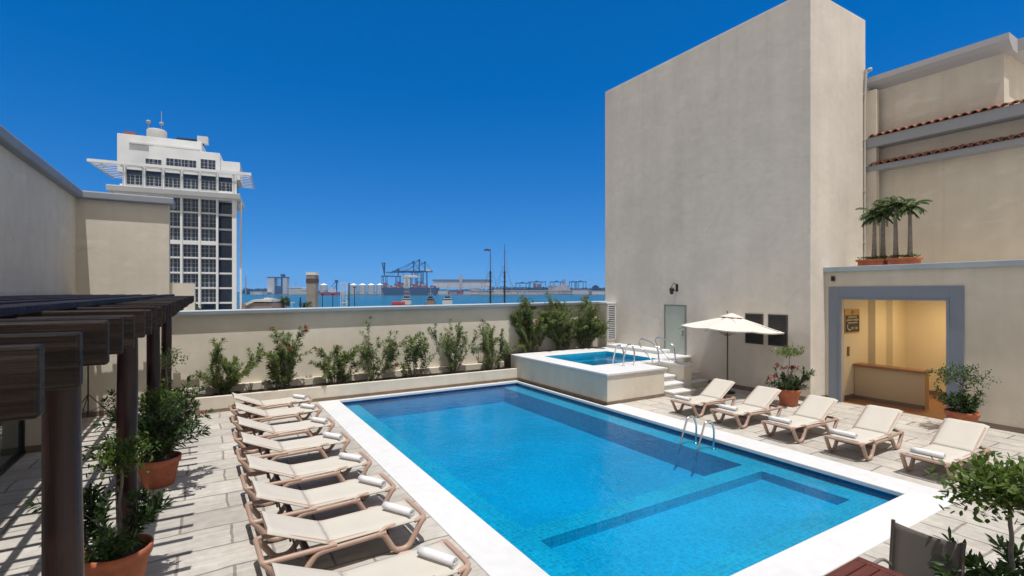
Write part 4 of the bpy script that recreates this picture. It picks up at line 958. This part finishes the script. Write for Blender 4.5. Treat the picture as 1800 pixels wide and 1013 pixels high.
# --- office tower
OT_D=116.; s_=pxs(OT_D)
c0=bearing(412,OT_D,ZG)
ot=thing('office_tower',c0,'white office tower with floor bands, pillars, louvred top canopy and stepped roof blocks','building',None,R_(-6.4))
conc=fm('white_concrete',(0.72,0.735,0.74),0.8,[(0.3,0.08)]); dk=fm('dark_office_glass',(0.02,0.042,0.08),0.10,[(0.4,0.5)]); shc=fm('grey_white_concrete',(0.55,0.56,0.55),0.8)
zt=lambda v,D=112.: 3.1+(513-v)*D/880.-ZG
BW=3.45; FH=3.42
# local x goes to the right along the facade (negative = left), y away
W0=-6*BW
zs=zt(338)      # upper balcony slab
core=MB(); core.box(W0-0.3,-BW,1.2,16,0,zs+5.2); core.box(-BW,-0.6,3.2,14,0,zs+5.2); core.build('core',dk,ot)
sl_=MB()
z=zs-0.9-FH
nfl=0; zf=[]
while z>3:
    sl_.box(W0-0.3,-BW,0.55,1.19,z-0.22,z+0.12); sl_.box(-BW+0.001,-0.4,1.6,3.19,z-0.25,z+0.15); sl_.box(-0.7,-0.3,1.5,14,z-0.2,z+0.2); zf.append(z); z-=FH; nfl+=1
sl_.box(W0-0.3,-BW,0.20,1.19,zf[2]-0.5,zf[2]+0.4)
sl_.box(W0-2.8,1.2,-1.4,16,zs-0.9,zs+0.25); sl_.box(W0-1.6,0.3,-0.2,16,zs-1.3,zs-0.9)
sl_.box(W0-1,0.3,0.9,1.2,zs+0.25,zs+1.0); sl_.build('floor_slabs',conc,ot,bevel=0.03)
for i in range(7):
    x=-i*BW
    if i==0: 
        m=MB(); m.box(-0.45,0.45,-0.3,0.9,0,zs+5.0); m.build('pillar',conc,ot); m=MB(); m.box(0.9,1.3,3.0,4.0,0,zs-1); m.build('pillar',conc,ot)
    else:
        m=MB(); m.box(x-0.22,x+0.22,-0.3,0.9,0,zs+5.0); m.build('pillar',conc,ot)
# windows : each bay a window with its panes
wfr=MB(); wfr.box(-1.50,-1.45,0,0.1,0,3.0); wfr.box(1.45,1.50,0,0.1,0,3.0)
for xx in (-0.80,-0.1,0.1,0.80): wfr.box(xx-0.028,xx+0.028,0,0.1,0,3.0)
wfr.box(-1.45,1.45,0.01,0.09,0.0,0.05); wfr.box(-1.45,1.45,0.01,0.09,1.0,1.05); wfr.box(-1.45,1.45,0.01,0.09,2.0,2.04); wfr.box(-1.45,1.45,0.01,0.09,2.95,3.0)
pan=MB(); pan.box(-1.45,1.45,0.05,0.06,0.05,2.95)
w0=wfr.build('window',shc,ot); p0=pan.build('pane',dk,w0); first=True
for i in range(1,6):
    for j,zz in enumerate(zf+[zs+0.35+0.25]):
        if i>3 and zz<zs-1: 
            if i>4 or j not in (0,1): continue
        if zz<4.0: continue
        o=w0 if first else copy_tree(w0,ot); first=False
        o.location=(-i*BW-BW/2,1.05 if zz<zs else 0.8,zz+0.14 if zz<zs else zs+1.0)
        if zz>zs: o.scale=(1,1,0.68)
# top glazed storey back wall
m=MB(); m.box(W0-0.3,-0.2,1.3,15,zs+0.26,zs+4.6); m.build('top_storey_glass',dk,ot)
for i in (0,):
    o=copy_tree(w0,ot); o.location=(-BW/2-0.1,1.1,zs+1.0); o.scale=(1,1,0.68)
# canopy: frame with louvres
zc_=zt(303); m=MB()
m.box(W0-5.5,3.6,-3.1,-2.8,zc_-0.1,zc_+0.5); m.box(3.4,3.6,-2.8,15,zc_,zc_+0.35); m.box(W0-5.5,W0-5.3,-2.8,15,zc_,zc_+0.35)
x=W0-5
for i in range(-1,8):
    xx=-i*BW-0.1
    m.box(xx-0.12,xx+0.12,-2.6,1.3,zc_-0.3,zc_+0.2)
for j in range(3):
    yy=-1.9+j*1.05; m.box(W0-5.1,3.3,yy,yy+0.16,zc_+0.08,zc_+0.2)
for j in range(7):
    yy=1.9+j*1.95; m.box(0.5,3.3,yy,yy+0.24,zc_+0.05,zc_+0.18); m.box(W0-5.1,W0-1.5,yy,yy+0.24,zc_+0.05,zc_+0.18)
m.box(W0-0.3,0.3,1.0,14,zc_-0.2,zc_+0.25)
m.build('canopy',conc,ot)
# roof blocks (stepped)
def bx(u,y,v=None):
    k=(u-900)/880.; x=(k*(116+.907*y)+64.3+.421*y)/(.907-.421*k)
    if v is None: return x
    D=116+.421*x+.907*y; return x,3.1+(513-v)*D/880.-ZG
def rb_(u0,v0,u1,y0,y1,name='roof_block',left=True):
    x0,zT=bx(u0,y0,v0); x1=bx(u1,y0)
    m=MB(); m.box(x0,x1,y0,y1,zc_,zT); return m.build(name,conc,ot,bevel=0.05),x0,x1,zT
a_=rb_(262,257,387,2.6,13)
b1=rb_(206,234,354.5,5.5,15); b2=rb_(380,282,422,4.0,13)
for (u,n_) in ((270,1),(319,2),(366,1)):
    x_,z_w=bx(u,2.5,300)
    for q in range(n_):
        o=copy_tree(w0,ot); o.location=(x_+(q-(n_-1)/2)*2.8,2.48,z_w); o.scale=(1,1,0.85)
m=MB(); xa,za=bx(227,5.3,252); xb=bx(352,5.3); m.box(xa,xb,5.1,5.49,za,za+0.35); xa,za=bx(293,5.2,266); m.box(xa,xb,4.9,5.49,za-0.5,za+0.6)
m.build('ledge',shc,ot)
m=MB(); zt1=b1[3]; xm=bx(276,8)
m.lathe([(2.0,0),(2.0,2.0),(1.7,2.3),(0,2.4)],16,0,(xm,8,zt1)); m.build('water_tank',fm('tank_grey',(0.4,0.4,0.39)),ot)
m=MB(); m.cyl((xm-1.6,8,zt1+2.3),(xm-1.6,8,zt1+4.0),0.12,6); m.lathe([(0,0.5),(0.5,0.2),(0.4,-0.3),(0,-0.4)],10,0,(xm-1.6,8,zt1+4.0)); m.cyl((xm+0.9,8,zt1+2.3),(xm+0.9,8,zt1+6.8),0.07,6); m.lathe([(0,0.5),(0.5,0.2),(0.4,-0.3),(0,-0.4)],10,0,(xm+0.9,8,zt1+3.9)); m.build('antenna',fm('antenna_grey',(0.35,0.35,0.35)),ot)
m=MB(); m.box(xm+4,xm+9.5,7,9,zt1,zt1+0.9); m.build('roof_plant',dk,ot)
m=MB(); m.box(xm+8.2,xm+10.4,6.2,8,zt1,zt1+1.6); m.build('roof_hut',shc,ot)
m=MB(); m.box(b1[1]+0.8,b1[1]+3.0,7,8.5,zt1,zt1+1.0); m.build('roof_unit',fm('roof_unit_red',(0.25,0.08,0.05)),ot)

# --- near waterfront pieces seen over the wall
D=150; t=far('concrete_chimney',549,D,'grey square concrete shaft with brown band and pale cap rising over the wall','chimney',z=ZG); s=pxs(D)
m=MB(); fbox(m,D,541.5,484,557,700,549,ZG,-1.3,1.3); m.build('shaft',fm('shaft_concrete',(0.30,0.27,0.24),0.9,[(0.5,0.2)]),t)
m=MB(); fbox(m,D,541,490,557.5,497,549,ZG,-1.4,1.4); m.build('band',fm('brown_band',(0.10,0.07,0.055)),t)
m=MB(); fbox(m,D,541,479,558,484,549,ZG,-1.4,1.4); m.build('cap',conc,t)
D=140; t=far('lattice_mast',606,D,'white steel lattice mast standing over the wall with water behind','mast',z=ZG); s=pxs(D); m=MB(); zt_=zof(498,D,ZG)
hw=5.2*s
for a in (-1,1):
    for b in (-1,1): m.cyl((a*hw,b*hw,0),(a*hw,b*hw,zt_),0.10,6)
z=zt_; st=2.75; k=0
while z>st:
    for b in (-1,1):
        m.cyl((-hw,b*hw,z),(hw,b*hw,z),0.06,5); m.cyl((-hw*(1 if k%2 else -1),b*hw,z),(hw*(1 if k%2 else -1),b*hw,z-st),0.05,5)
        m.cyl((b*hw,-hw,z),(b*hw,hw,z),0.05,5)
    z-=st; k+=1
m.build('lattice',M['white'],t)
m=MB(); m.cyl((hw+0.35,0,0),(hw+0.35,0,zt_),0.16,6); m.build('cable_run',M['black'],t)
D=150
for (u,v,l) in ((567,518,'thin black pole with bracket left of the white lattice mast'),(585,518,'thin black pole midway between chimney and lattice mast'),(623,505,'thin red and white marker pole right of the lattice mast'),(528,523,'furled dark blue flag pole left of the concrete shaft')):
    t=far('pole',u,D,l,'pole','poles over the wall',z=ZG); m=MB(); zz=zof(v,D,ZG); m.cyl((0,0,0),(0,0,zz),0.12 if u!=528 else 0.2,6); m.box(-0.5,0.5,-0.1,0.1,zz-0.1,zz+0.15) if u!=528 else m.cyl((0,0,zz-2.6),(0,0,zz-0.2),0.5,8,0,0.15); m.build('shaft',fm('dark_pole',(0.02,0.02,0.03)),t)
D=120; t=far('waterfront_house',455,D,'low pale house with white gable edge and chimney at foot of office tower','house',z=ZG)
m=MB(); fbox(m,D,420,533,478,700,455,ZG,0,8); m.build('wall',fm('mauve_wall',(0.30,0.24,0.22)),t)
m=MB(); s=pxs(D); zz=zof(533,D,ZG)
m.add([((432-455)*s,-0.3,zz-0.1),((447-455)*s,-0.3,zz+0.9),((478-455)*s,-0.3,zz+0.9),((478-455)*s,-0.3,zz+0.3),((448-455)*s,-0.3,zz+0.3),((434-455)*s,-0.3,zz-0.6)]+[((432-455)*s,8,zz-0.1),((447-455)*s,8,zz+0.9),((478-455)*s,8,zz+0.9),((478-455)*s,8,zz+0.3),((448-455)*s,8,zz+0.3),((434-455)*s,8,zz-0.6)],[(0,1,2,3,4,5),(11,10,9,8,7,6)]+[(i,(i+1)%6,6+(i+1)%6,6+i) for i in range(6)]); rf=m.build('roof',fm('white_roof',(0.6,0.6,0.58)),t)
m=MB(); fbox(m,D,456.5,524,466,534,455,ZG,2,4); m.build('chimney',fm('white_roof',(0.6,0.6,0.58)),rf)
def farpalm(u,vt,D,label,sc):
    t=far('palm_tree',u,D,label,'palm','distant palms by the waterfront',z=ZG); h=zof(vt,D,ZG); m=MB(); m.tube([(0,0,0),(0.2,0,h*.5),(0,0,h)],0.2,6); m.build('trunk',M['darkbark'],t)
    random.seed(int(u)); LV=Leaves()
    for k in range(26):
        a=random.uniform(0,6.28); el=random.uniform(-0.1,1.3); d=Vector((math.cos(a)*math.cos(el),math.sin(a)*math.cos(el),math.sin(el))); p=Vector((0,0,h))
        for i in range(6):
            d=(d+Vector((0,0,-0.22))).normalized()
            for j in range(4): LV.leaf(p,d+Vector([random.uniform(-.6,.6) for _ in range(3)]),sc*0.5,sc*0.09,0.8)
            p=p+d*sc/6
    LV.build('fronds',M['palmleaf'],t)
farpalm(498,528,125,'palm tree over the wall right of the low house',1.6); farpalm(540,535,125,'palm tree tip partly behind the grey concrete shaft',1.1); farpalm(345,540,105,'green palm crown at the foot of the office tower',1.2)
t=far('street_light',513,130,'white double arm street light right of the palm','street light',z=ZG); m=MB(); zz=zof(535,130,ZG); m.cyl((0,0,0),(0,0,zz),0.12,6); m.box(-1.6,0.2,-0.15,0.15,zz-0.1,zz+0.12); m.box(-0.2,0.7,-0.15,0.15,zz+0.3,zz+0.55); m.build('lamp_arms',M['white'],t)

# tall ship masts
D=240
for (u,v,l) in ((862,438,'left dark ship mast with a flag at its top'),(887,429,'right taller ship mast with pale tip'),):
    t=far('ship_mast',u,D,l,'ship mast','masts of a ship moored behind the wall',z=ZG-1.2); m=MB(); zt_=zof(v,D,ZG-1.2); zm=zof(477,D,ZG-1.2)
    m.cyl((0,0,0),(0,0,zm),0.42,8); m.build('lower_mast',fm('dark_mast',(0.02,0.018,0.02)),t)
    m=MB(); m.cyl((0,0,zm-1),(0,0,zt_),0.24,8,0,0.10); 
    for k in range(5): m.cyl((-1.0-0.5*k,0,zm-2.5-2.4*k),(1.0+0.4*k,0,zm-2.7-2.4*k),0.11,5)
    m.box(-0.6,0.6,-0.5,0.5,zm-0.8,zm-0.3); m.build('upper_mast',fm('brown_mast',(0.10,0.05,0.04)),t)
    m=MB()
    for a,b in ((-8,0),(-5,1),(5,-1),(9,0),(-11,0)): m.cyl((a,b*3,0),(0,0,zt_-(2 if abs(a)<6 else 10)),0.045,4)
    m.build('rigging',fm('brown_rope',(0.12,0.09,0.08)),t)
    if u==862: m=MB(); m.add([(0,0,zt_-0.2),(-1.6,0.3,zt_+0.2),(-3.0,-0.1,zt_-0.1),(-3.0,-0.1,zt_-0.9),(-1.6,0.3,zt_-0.8),(0,0,zt_-1.1)],[(0,1,4,5),(1,2,3,4)]); m.build('flag',fm('flag_dark',(0.10,0.04,0.06)),t)
# work boats behind the wall
for (u,v0,w_,l,red) in ((715,478,16,'tug boat with tall mast beside the red tanks',1),(757,505,15,'dark workboat second from left with short mast',0),(787,500,17,'white workboat with mast and dark wheelhouse',0)):
    D=300; t=far('work_boat',u,D,l,'boat','workboats moored behind the wall',z=ZG-1.2); s=pxs(D); W_=w_*s
    m=MB(); m.prism([(-W_*.6,1.2),(-W_*.65,3.4),(W_*.65,3.0),(W_*.5,0.8)],'y',-3,3); m.build('hull',fm('tug_hull',(0.03,0.035,0.05)),t)
    zb=zof(529,D,ZG-1.2)
    m=MB(); m.box(-W_*.5,W_*.5,-2.5,2.5,3.2,zb); m.box(-W_*.36,W_*.36,-2,2,zb,zb+1.6); m.build('deckhouse',fm('boat_white' if u!=757 else 'boat_tan',(0.55,0.55,0.55) if u!=757 else (0.25,0.18,0.15)),t)
    m=MB(); m.box(-W_*.38,W_*.38,-2.1,2.1,zb+0.5,zb+1.1); m.box(-W_*.25,W_*.25,-1.5,1.5,zb+1.6,zb+2.6); m.build('windows',dk,t)
    m=MB(); zt_=zof(v0,D,ZG-1.2); m.cyl((0,0,zb),(0,0,zt_),0.16,6); m.cyl((-W_*.4,0,zb+2),(0,0,zt_-3),0.08,4); m.cyl((W_*.4,0,zb+2),(0,0,zt_-3),0.08,4); m.cyl((-1.6,0,zt_-4),(1.6,0,zt_-4),0.12,5)
    if u==715:
        for k in range(4): m.box(-1.5+k*.25,1.5-k*.25,-.6,.6,zb+3.0+k*2.2,zb+3.5+k*2.2)
        m.cyl((-1.2,0,zb),(-0.2,0,zt_-4),0.14,5); m.cyl((1.2,0,zb),(0.2,0,zt_-4),0.14,5)
    m.build('mast',fm('boat_mast',(0.35,0.33,0.32)),t)
for k in range(4):
    D=290; t=far('red_tank',691+k*6,D,('round red tank left of the tug, %s of four')%('first','second','third','fourth')[k],'tank','red tanks beside the tug',z=ZG-1.2); m=MB(); zz=zof(530,D,ZG-1.2); m.lathe([(0,0),(0.95,0),(0.95,zz-0.3),(0.7,zz),(0,zz+0.1)],12); m.build('tank_body',fm('red_paint',(0.35,0.03,0.03)),t)
t=far('dish_frame',924,260,'dark open frame of ropes above the wall near the shrubs','frame',z=ZG-1.2); m=MB(); zz=zof(523,260,ZG-1.2); m.cyl((0,0,0),(0,0,zz),0.25,6)
for a in (-1,1):
    m.tube([(a*(2.6+1.5*math.cos(q*.7)),0,zz-1.9+1.5*math.sin(q*.7)) for q in range(10)],0.14,5)
m.build('hoops',fm('dark_pole',(0.02,0.02,0.03)),t)

# --- far shore
D=1750
def shore(name,u,D,label,cat,group=None,yaw=0): return far(name,u,D,label,cat,group,z=ZWT+1.6,yaw=yaw)
zb=ZWT+1.6
silo=fm('silo_grey',(0.42,0.42,0.43),0.8); white=fm('far_white',(0.8,0.8,0.8)); shed=fm('shed_white',(0.55,0.58,0.62)); navy=fm('crane_blue',(0.02,0.05,0.10),0.6)
t=shore('grain_elevator',487,D,'pair of pale grain elevator blocks joined by a dark headhouse on the far shore','silo building')
m=MB(); fbox(m,D,470,489,482,517,487,zb,0,20); fbox(m,D,497,489,504,517,487,zb,0,20); m.build('silo_block',silo,t)
m=MB(); fbox(m,D,469,487,505,489.2,487,zb,2,18); fbox(m,D,492.5,482,498,517,487,zb,4,16); fbox(m,D,482,503,493,517,487,zb,4,16)
for k in (483,485.5,488): fbox(m,D,k,489,k+0.6,503,487,zb,8,9)
m.build('headhouse',navy,t)
for k in range(3):
    u=(431,445,567)[k]
t=shore('radio_mast',432,D,'thin tall mast on the far shore beside the office tower','mast'); m=MB(); m.cyl((0,0,0),(0,0,zof(486,D,zb)),2.2,6,0,1.6); m.build('shaft',fm('mast_grey',(0.25,0.27,0.3)),t)
for (u0,u1,v,l) in ((508,531,506,'long low beige warehouse on the far shore left of the concrete shaft'),(531,541,510,'small pale warehouse against the concrete shaft on the far shore'),(440,470,514,'low pale quay shed below the far tree line')):
    t=shore('warehouse',(u0+u1)/2,D-30,l,'warehouse','low warehouses on the far shore'); m=MB(); fbox(m,D-30,u0,v,u1,518,(u0+u1)/2,zb,0,30); m.build('wall',fm('beige_shed',(0.45,0.42,0.38)),t); m=MB(); fbox(m,D-30,u0-.4,v-.8,u1+.4,v,(u0+u1)/2,zb,-1,31); m.build('roof',white,t)
# domed silos
for k,(u,l) in enumerate(((569,'white domed silo behind the red ship, leftmost of five'),(621.5,'white domed silo just right of the lattice mast'),(637,'white domed silo, middle of the row'),(652.5,'white domed silo, fourth in the row'),(668,'white domed silo nearest the container ship'))):
    t=shore('domed_silo',u,D,l,'silo','white domed silos on the far shore'); s=pxs(D); r=6.6*s; m=MB(); zz=zof(501.5,D,zb); m.lathe([(r,0),(r,zz)],20); m.build('drum',silo,t); m=MB(); m.lathe([(r*1.04,zz),(r*0.35,zz+4.6),(r*0.12,zz+6.2),(0,zz+6.4)],20); m.build('dome',white,t)
# red ship with deck crane
D=1500; t=far('cargo_ship',582,D,'red hulled cargo ship with white superstructure and raised deck crane','ship'); s=pxs(D); L=36*s
m=MB(); m.prism([(-L/2,9.5),(-L/2+3,0),(L/2-2,0),(L/2,9)],'y',-8,8); m.build('hull',fm('red_hull',(0.22,0.03,0.06)),t)
m=MB(); m.box(-4,10,-6,6,9,17); m.box(-1,8,-6,6,17,24); m.box(10,16,-3,3,9,18); m.build('superstructure',fm('boat_white',(0.55,0.55,0.55)),t)
m=MB(); m.box(-20,-12,-6,6,9,16); m.build('cargo',fm('salmon_cargo',(0.40,0.22,0.18)),t)
m=MB(); m.cyl((16,0,9),(17,0,46),2.2,8); m.box(12.5,20,-3,3,38,46); m.cyl((13,0,42),(-4,0,18),0.8,5); m.cyl((16,0,32),(4,0,16),0.6,5); m.build('deck_crane',navy,t)
# container ship
D=1600; t=far('container_ship',722,D,'dark blue container ship with white bridge and red containers under the cranes','ship'); s=pxs(D)
X=lambda u: (u-722)*s
m=MB(); zz=zof(507,D,ZWT); m.prism([(X(672),zz+1.5),(X(677),0),(X(765),0),(X(772),zz+2)],'y',-14,14); m.build('hull',fm('navy_hull',(0.02,0.045,0.09)),t)
m=MB(); z_=lambda v: zof(v,D,ZWT); m.box(X(711),X(722),-12,12,zz,z_(488)); m.box(X(706.5),X(738),-13,13,z_(488.5),z_(486)); m.box(X(712),X(733),-8,8,z_(488),z_(484)); m.build('bridge',fm('boat_white',(0.55,0.55,0.55)),t)
cols=[fm('box_red',(0.32,0.06,0.05)),fm('box_brown',(0.20,0.08,0.06)),fm('box_blue',(0.05,0.10,0.2)),fm('box_white',(0.5,0.5,0.5)),fm('box_orange',(0.4,0.15,0.06))]
random.seed(5); u=676.
stacks=[MB() for _ in cols]
while u<764:
    if not 710<u<722:
        hmax={0:4,1:5}[0] if u<700 else (5 if u<745 else 2)
        for q in range(random.randint(max(1,hmax-2),hmax)):
            stacks[random.randrange(5)].box(X(u),X(u+2.6),-12,12,zz+q*4.4,zz+q*4.4+4.2)
    u+=3.0
for q,mb in enumerate(stacks):
    if mb.f: tag(mb.build('container_stack',cols[q],t),kind='stuff')
# ship-to-shore cranes
for (u,boomL,vtop,vb,l,up) in ((727,-1,460,479,'quay crane with lowered boom, left of the three tall towers',0),(737,-1,457,477,'tallest quay crane at the container ship',0),(747,-1,461,478,'quay crane with white machine house at the right end',0),(700,-1,473,486,'lower quay crane behind the container stacks',0),(676,0,463,484,'quay crane with boom folded up at the left end of ship',1)):
    D=1680; t=shore('quay_crane',u,D,l,'crane','blue quay cranes at the container ship'); s=pxs(D); Z=lambda v:zof(v,D,zb)
    m=MB()
    for a in (-4.2,4.2):
        for b in (-9,9):
            m.cyl((a*s,b,0),(a*s*0.7,b,Z(vb)),1.1,5)
        m.cyl((a*s,-9,Z(vb)*0.45),(a*s,9,Z(vb)*0.45),0.9,5)
    m.cyl((-4.2*s,-9,Z(vb)*0.45),(4.2*s,-9,Z(vb)*0.45),0.9,5); m.cyl((-4.2*s,-9,4),(4*s,-9,Z(vb)*0.45),0.6,5)
    m.build('portal_legs',navy,t)
    m=MB(); m.cyl((0,-3,Z(vb)),(0,-3,Z(vtop)),1.4,5); m.cyl((0,3,Z(vb)),(0,3,Z(vtop)),1.4,5); m.box(-2.5,2.5,-4,4,Z(vtop)-2,Z(vtop)+2); m.build('mast_tower',navy,t)
    m=MB()
    if up: m.cyl((0,0,Z(vb)),(-4*s,0,Z(vtop-1)),2.0,6)
    else:
        m.box(-48*s if u>720 else -30*s,14*s,-2,2,Z(vb)-1.6,Z(vb)+1.6)
        m.cyl((0,0,Z(vtop)),(-40*s if u>720 else -20*s,0,Z(vb)),0.7,4); m.cyl((0,0,Z(vtop)),(-22*s if u>720 else -12*s,0,Z(vb)),0.7,4); m.cyl((0,0,Z(vtop)),(13*s,0,Z(vb)),0.7,4)
    m.build('boom',navy,t)
    if u==747: m=MB(); m.box(2*s,10*s,-5,5,Z(vb)+1.7,Z(vb)+9); m.build('machine_house',fm('boat_white',(0.55,0.55,0.55)),t)
# long shed, containers, fort
D=1900; t=shore('long_shed',812,D,'very long pale corrugated shed with dark roof line on the far shore','warehouse')
m=MB(); fbox(m,D,762,494,862,506,812,zb,0,40); m.build('wall',shed,t); m=MB(); fbox(m,D,760,491.5,864,494,812,zb,-2,42); m.build('roof',fm('slate_roof',(0.12,0.14,0.18)),t)
t=shore('harbour_tower',810,1880,'small beige tower rising above the long shed','tower'); m=MB(); fbox(m,1880,807.5,485,812.5,517,810,zb,-6,-1); m.box(-3,3,-6,-1,zof(485,1880,zb),zof(482.5,1880,zb)); m.build('shaft',fm('beige_stone',(0.42,0.37,0.32)),t)
random.seed(9)
for (u0,u1,vt,l) in ((765,800,504,'low stacks of dark red containers left of the small tower'),(800,833,506,'low stacks of dark red containers right of the small tower'),(838,862,500,'dark stockpile and machinery left of the ship masts')):
    t=shore('container_yard',(u0+u1)/2,1760,l,'containers','container yards on the far shore'); mb=[MB() for _ in cols]; u=u0
    while u<u1:
        for q in range(random.randint(1,4)): mb[random.choice((0,0,1,2,1))].box((u-(u0+u1)/2)*2,(u-(u0+u1)/2)*2+5.4,-5,5,q*4.6,q*4.6+4.4)
        u+=2.9
    for q,b_ in enumerate(mb):
        if b_.f: tag(b_.build('container_stack',cols[q],t),kind='stuff')
D=1720; t=shore('sea_fort',950,D,'long low stone fort with battered walls and corner building on the far shore','fort')
stone=fm('fort_stone',(0.36,0.32,0.30),0.9,[(0.03,0.35),(0.12,0.25)])
s=pxs(D); Xf=lambda u:(u-950)*s
m=MB(); 
zt_=zof(511,D,zb)
m.prism([(Xf(826),0),(Xf(828),zt_),(Xf(1064),zt_),(Xf(1110),zt_),(Xf(1110),0)],'y',0,60); m.build('wall',stone,t)
m=MB(); m.box(Xf(826),Xf(1110),-1,0.0,zt_-0.4,zt_+1.2); m.box(Xf(826),Xf(956),-6,0,0,2.0); m.build('parapet',fm('pale_stone',(0.55,0.5,0.45)),t)
m=MB(); m.box(Xf(965),Xf(1003),15,45,zt_,zof(502,D,zb)); m.box(Xf(990),Xf(995),20,30,zof(502,D,zb),zof(491,D,zb)); m.box(Xf(826),Xf(842),5,30,zt_,zof(507,D,zb)); m.build('keep',stone,t)
m=MB(); m.box(Xf(909),Xf(911),-1.6,-1.1,0,7); m.build('gate',navy,t)
# yard cranes
for k,(u0,u1,vt,l) in enumerate(((907,932,498,'yard gantry crane farthest left above the fort'),(930,959,496,'yard gantry crane with red boxes beneath, second from left'),(967,992,496,'yard gantry crane left of the fort keep tower'),(1001,1014,496,'yard gantry crane just right of the keep tower'),(1012,1030,495.5,'yard gantry crane farthest right above the fort'))):
    D=1950; t=shore('yard_crane',(u0+u1)/2,D,l,'crane','yard gantry cranes behind the fort'); s=pxs(D); hw=(u1-u0)/2*s; zz=zof(vt,D,zb); m=MB()
    for a in (-1,-0.45,0.45,1):
        m.cyl((a*hw,0,0),(a*hw,0,zz),1.2,5)
    m.box(-hw-2,hw+2,-3,3,zz-1.5,zz+1.8); m.box(-hw*.3,hw*.1,-3,3,zz+1.8,zz+5); m.build('gantry',navy,t)
    if k==1: m=MB(); m.box(-hw*.5,-hw*.1,-6,6,0,zz*0.9); m.box(0,hw*.4,-6,6,0,zz*0.85); tag(m.build('container_stack',cols[1],t),kind='stuff')
# floodlight masts and low quay buildings
for k,(u,v,l) in enumerate(((520,497,'thin quay light mast above the low beige warehouse'),(770,497,'thin quay light mast at the left end of the long shed'),(790,500,'short quay light mast before the long shed'),(826,496,'quay light mast left of the flagged ship mast'),(846,498,'quay light mast just left of the flagged ship mast'),(900,499,'quay light mast right of the taller ship mast'),(1036,500,'quay light mast near the lone tree'))):
    t=shore('quay_light_mast',u,1770,l,'light mast','light masts on the far quay'); m=MB(); zz=zof(v,1770,zb); m.cyl((0,0,0),(0,0,zz),0.55,5); m.box(-3,3,-1,1,zz-0.8,zz+0.8); m.build('mast',fm('mast_grey',(0.25,0.27,0.3)),t)
for k,(u0,u1,v,c,l) in enumerate(((771,788,510,(0.5,0.5,0.48),'low white quay office left of the small tower'),(790,803,512,(0.35,0.2,0.15),'low brick quay store before the long shed'),(815,828,511,(0.45,0.42,0.4),'low grey quay store right of the small tower'),(868,884,508,(0.5,0.46,0.42),'pale block between the two ship masts'),(1006,1034,509,(0.45,0.4,0.38),'pale low block behind the fort wall under the yard cranes'),(1040,1062,511,(0.55,0.5,0.47),'pale low block at the right end of the fort'),(448,462,512,(0.5,0.48,0.45),'small pale quay block below the far trees'))):
    t=shore('quay_building',(u0+u1)/2,1712,l,'building','low buildings on the far quay'); m=MB(); fbox(m,1712,u0,v,u1,518,(u0+u1)/2,zb,-8,-2); m.build('wall',fm('quay%d'%k,c),t); m=MB(); fbox(m,1712,u0-.3,v-.7,u1+.3,v,(u0+u1)/2,zb,-9,-1); m.build('roof',fm('slate_roof',(0.12,0.14,0.18)),t)
# tree lines
def woods(u0,u1,vt,D,seed):
    random.seed(seed); LV=Leaves(); s=pxs(D); n=int((u1-u0)*6)
    for i in range(n):
        u=random.uniform(u0,u1); h=zof(vt,D,zb)*random.uniform(0.55,1.08)
        for j in range(10):
            p=Vector(((u-(u0+u1)/2)*s+random.gauss(0,3),random.uniform(0,30),h*random.uniform(0.2,1))); d=Vector([random.gauss(0,1) for _ in range(3)]); LV.leaf(p,d,5,4,0)
    me=bpy.data.meshes.new('woods'); me.from_pydata(LV.v,[],LV.f); me.materials.append(fm('far_foliage',(0.03,0.05,0.03),0.9)); o=bpy.data.objects.new('distant_woods',me); COL.objects.link(o); o.location=bearing((u0+u1)/2,D,zb); o.rotation_euler=(0,0,R_(-YAW)); tag(o,kind='stuff')
woods(425,470,508.5,1800,1); woods(470,565,512,1850,2); woods(860,965,505.5,1850,3); woods(1000,1075,507,1850,4); woods(760,860,510,1850,6)
t=shore('distant_tree',1047,1850,'single dark rounded tree rising at right end of the far shore','tree')
random.seed(3); LV=Leaves()
for _ in range(500):
    d=Vector([random.gauss(0,1) for _ in range(3)]).normalized()*random.uniform(0.3,1); LV.leaf(Vector((d.x*11,d.y*8,zof(506,1850,zb)+d.z*7)),d,4,3,0)
LV.build('crown',fm('far_foliage',(0.03,0.05,0.03),0.9),t); m=MB(); m.cyl((0,0,0),(0,0,zof(508,1850,zb)),1.2,6); m.build('trunk',M['darkbark'],t)

# ------------------------------------------------------------------ haze
HAZE=0.00014
m=MB(); m.box(-2600,2600,-420,2700,-9.5,60); hz=m.build('haze',None or mat('tmp',(1,1,1)))
hm=bpy.data.materials.new('haze_air'); hm.use_nodes=True; n=hm.node_tree; n.nodes.remove(n.nodes['Principled BSDF'])
pv=n.nodes.new('ShaderNodeVolumePrincipled'); pv.inputs['Color'].default_value=(0.22,0.48,1.0,1); pv.inputs['Density'].default_value=HAZE; pv.inputs['Anisotropy'].default_value=0.0
n.links.new(pv.outputs[0],n.nodes['Material Output'].inputs['Volume'])
hz.data.materials.clear(); hz.data.materials.append(hm); hz.rotation_euler=(0,0,R_(-YAW)); tag(hz,kind='stuff')
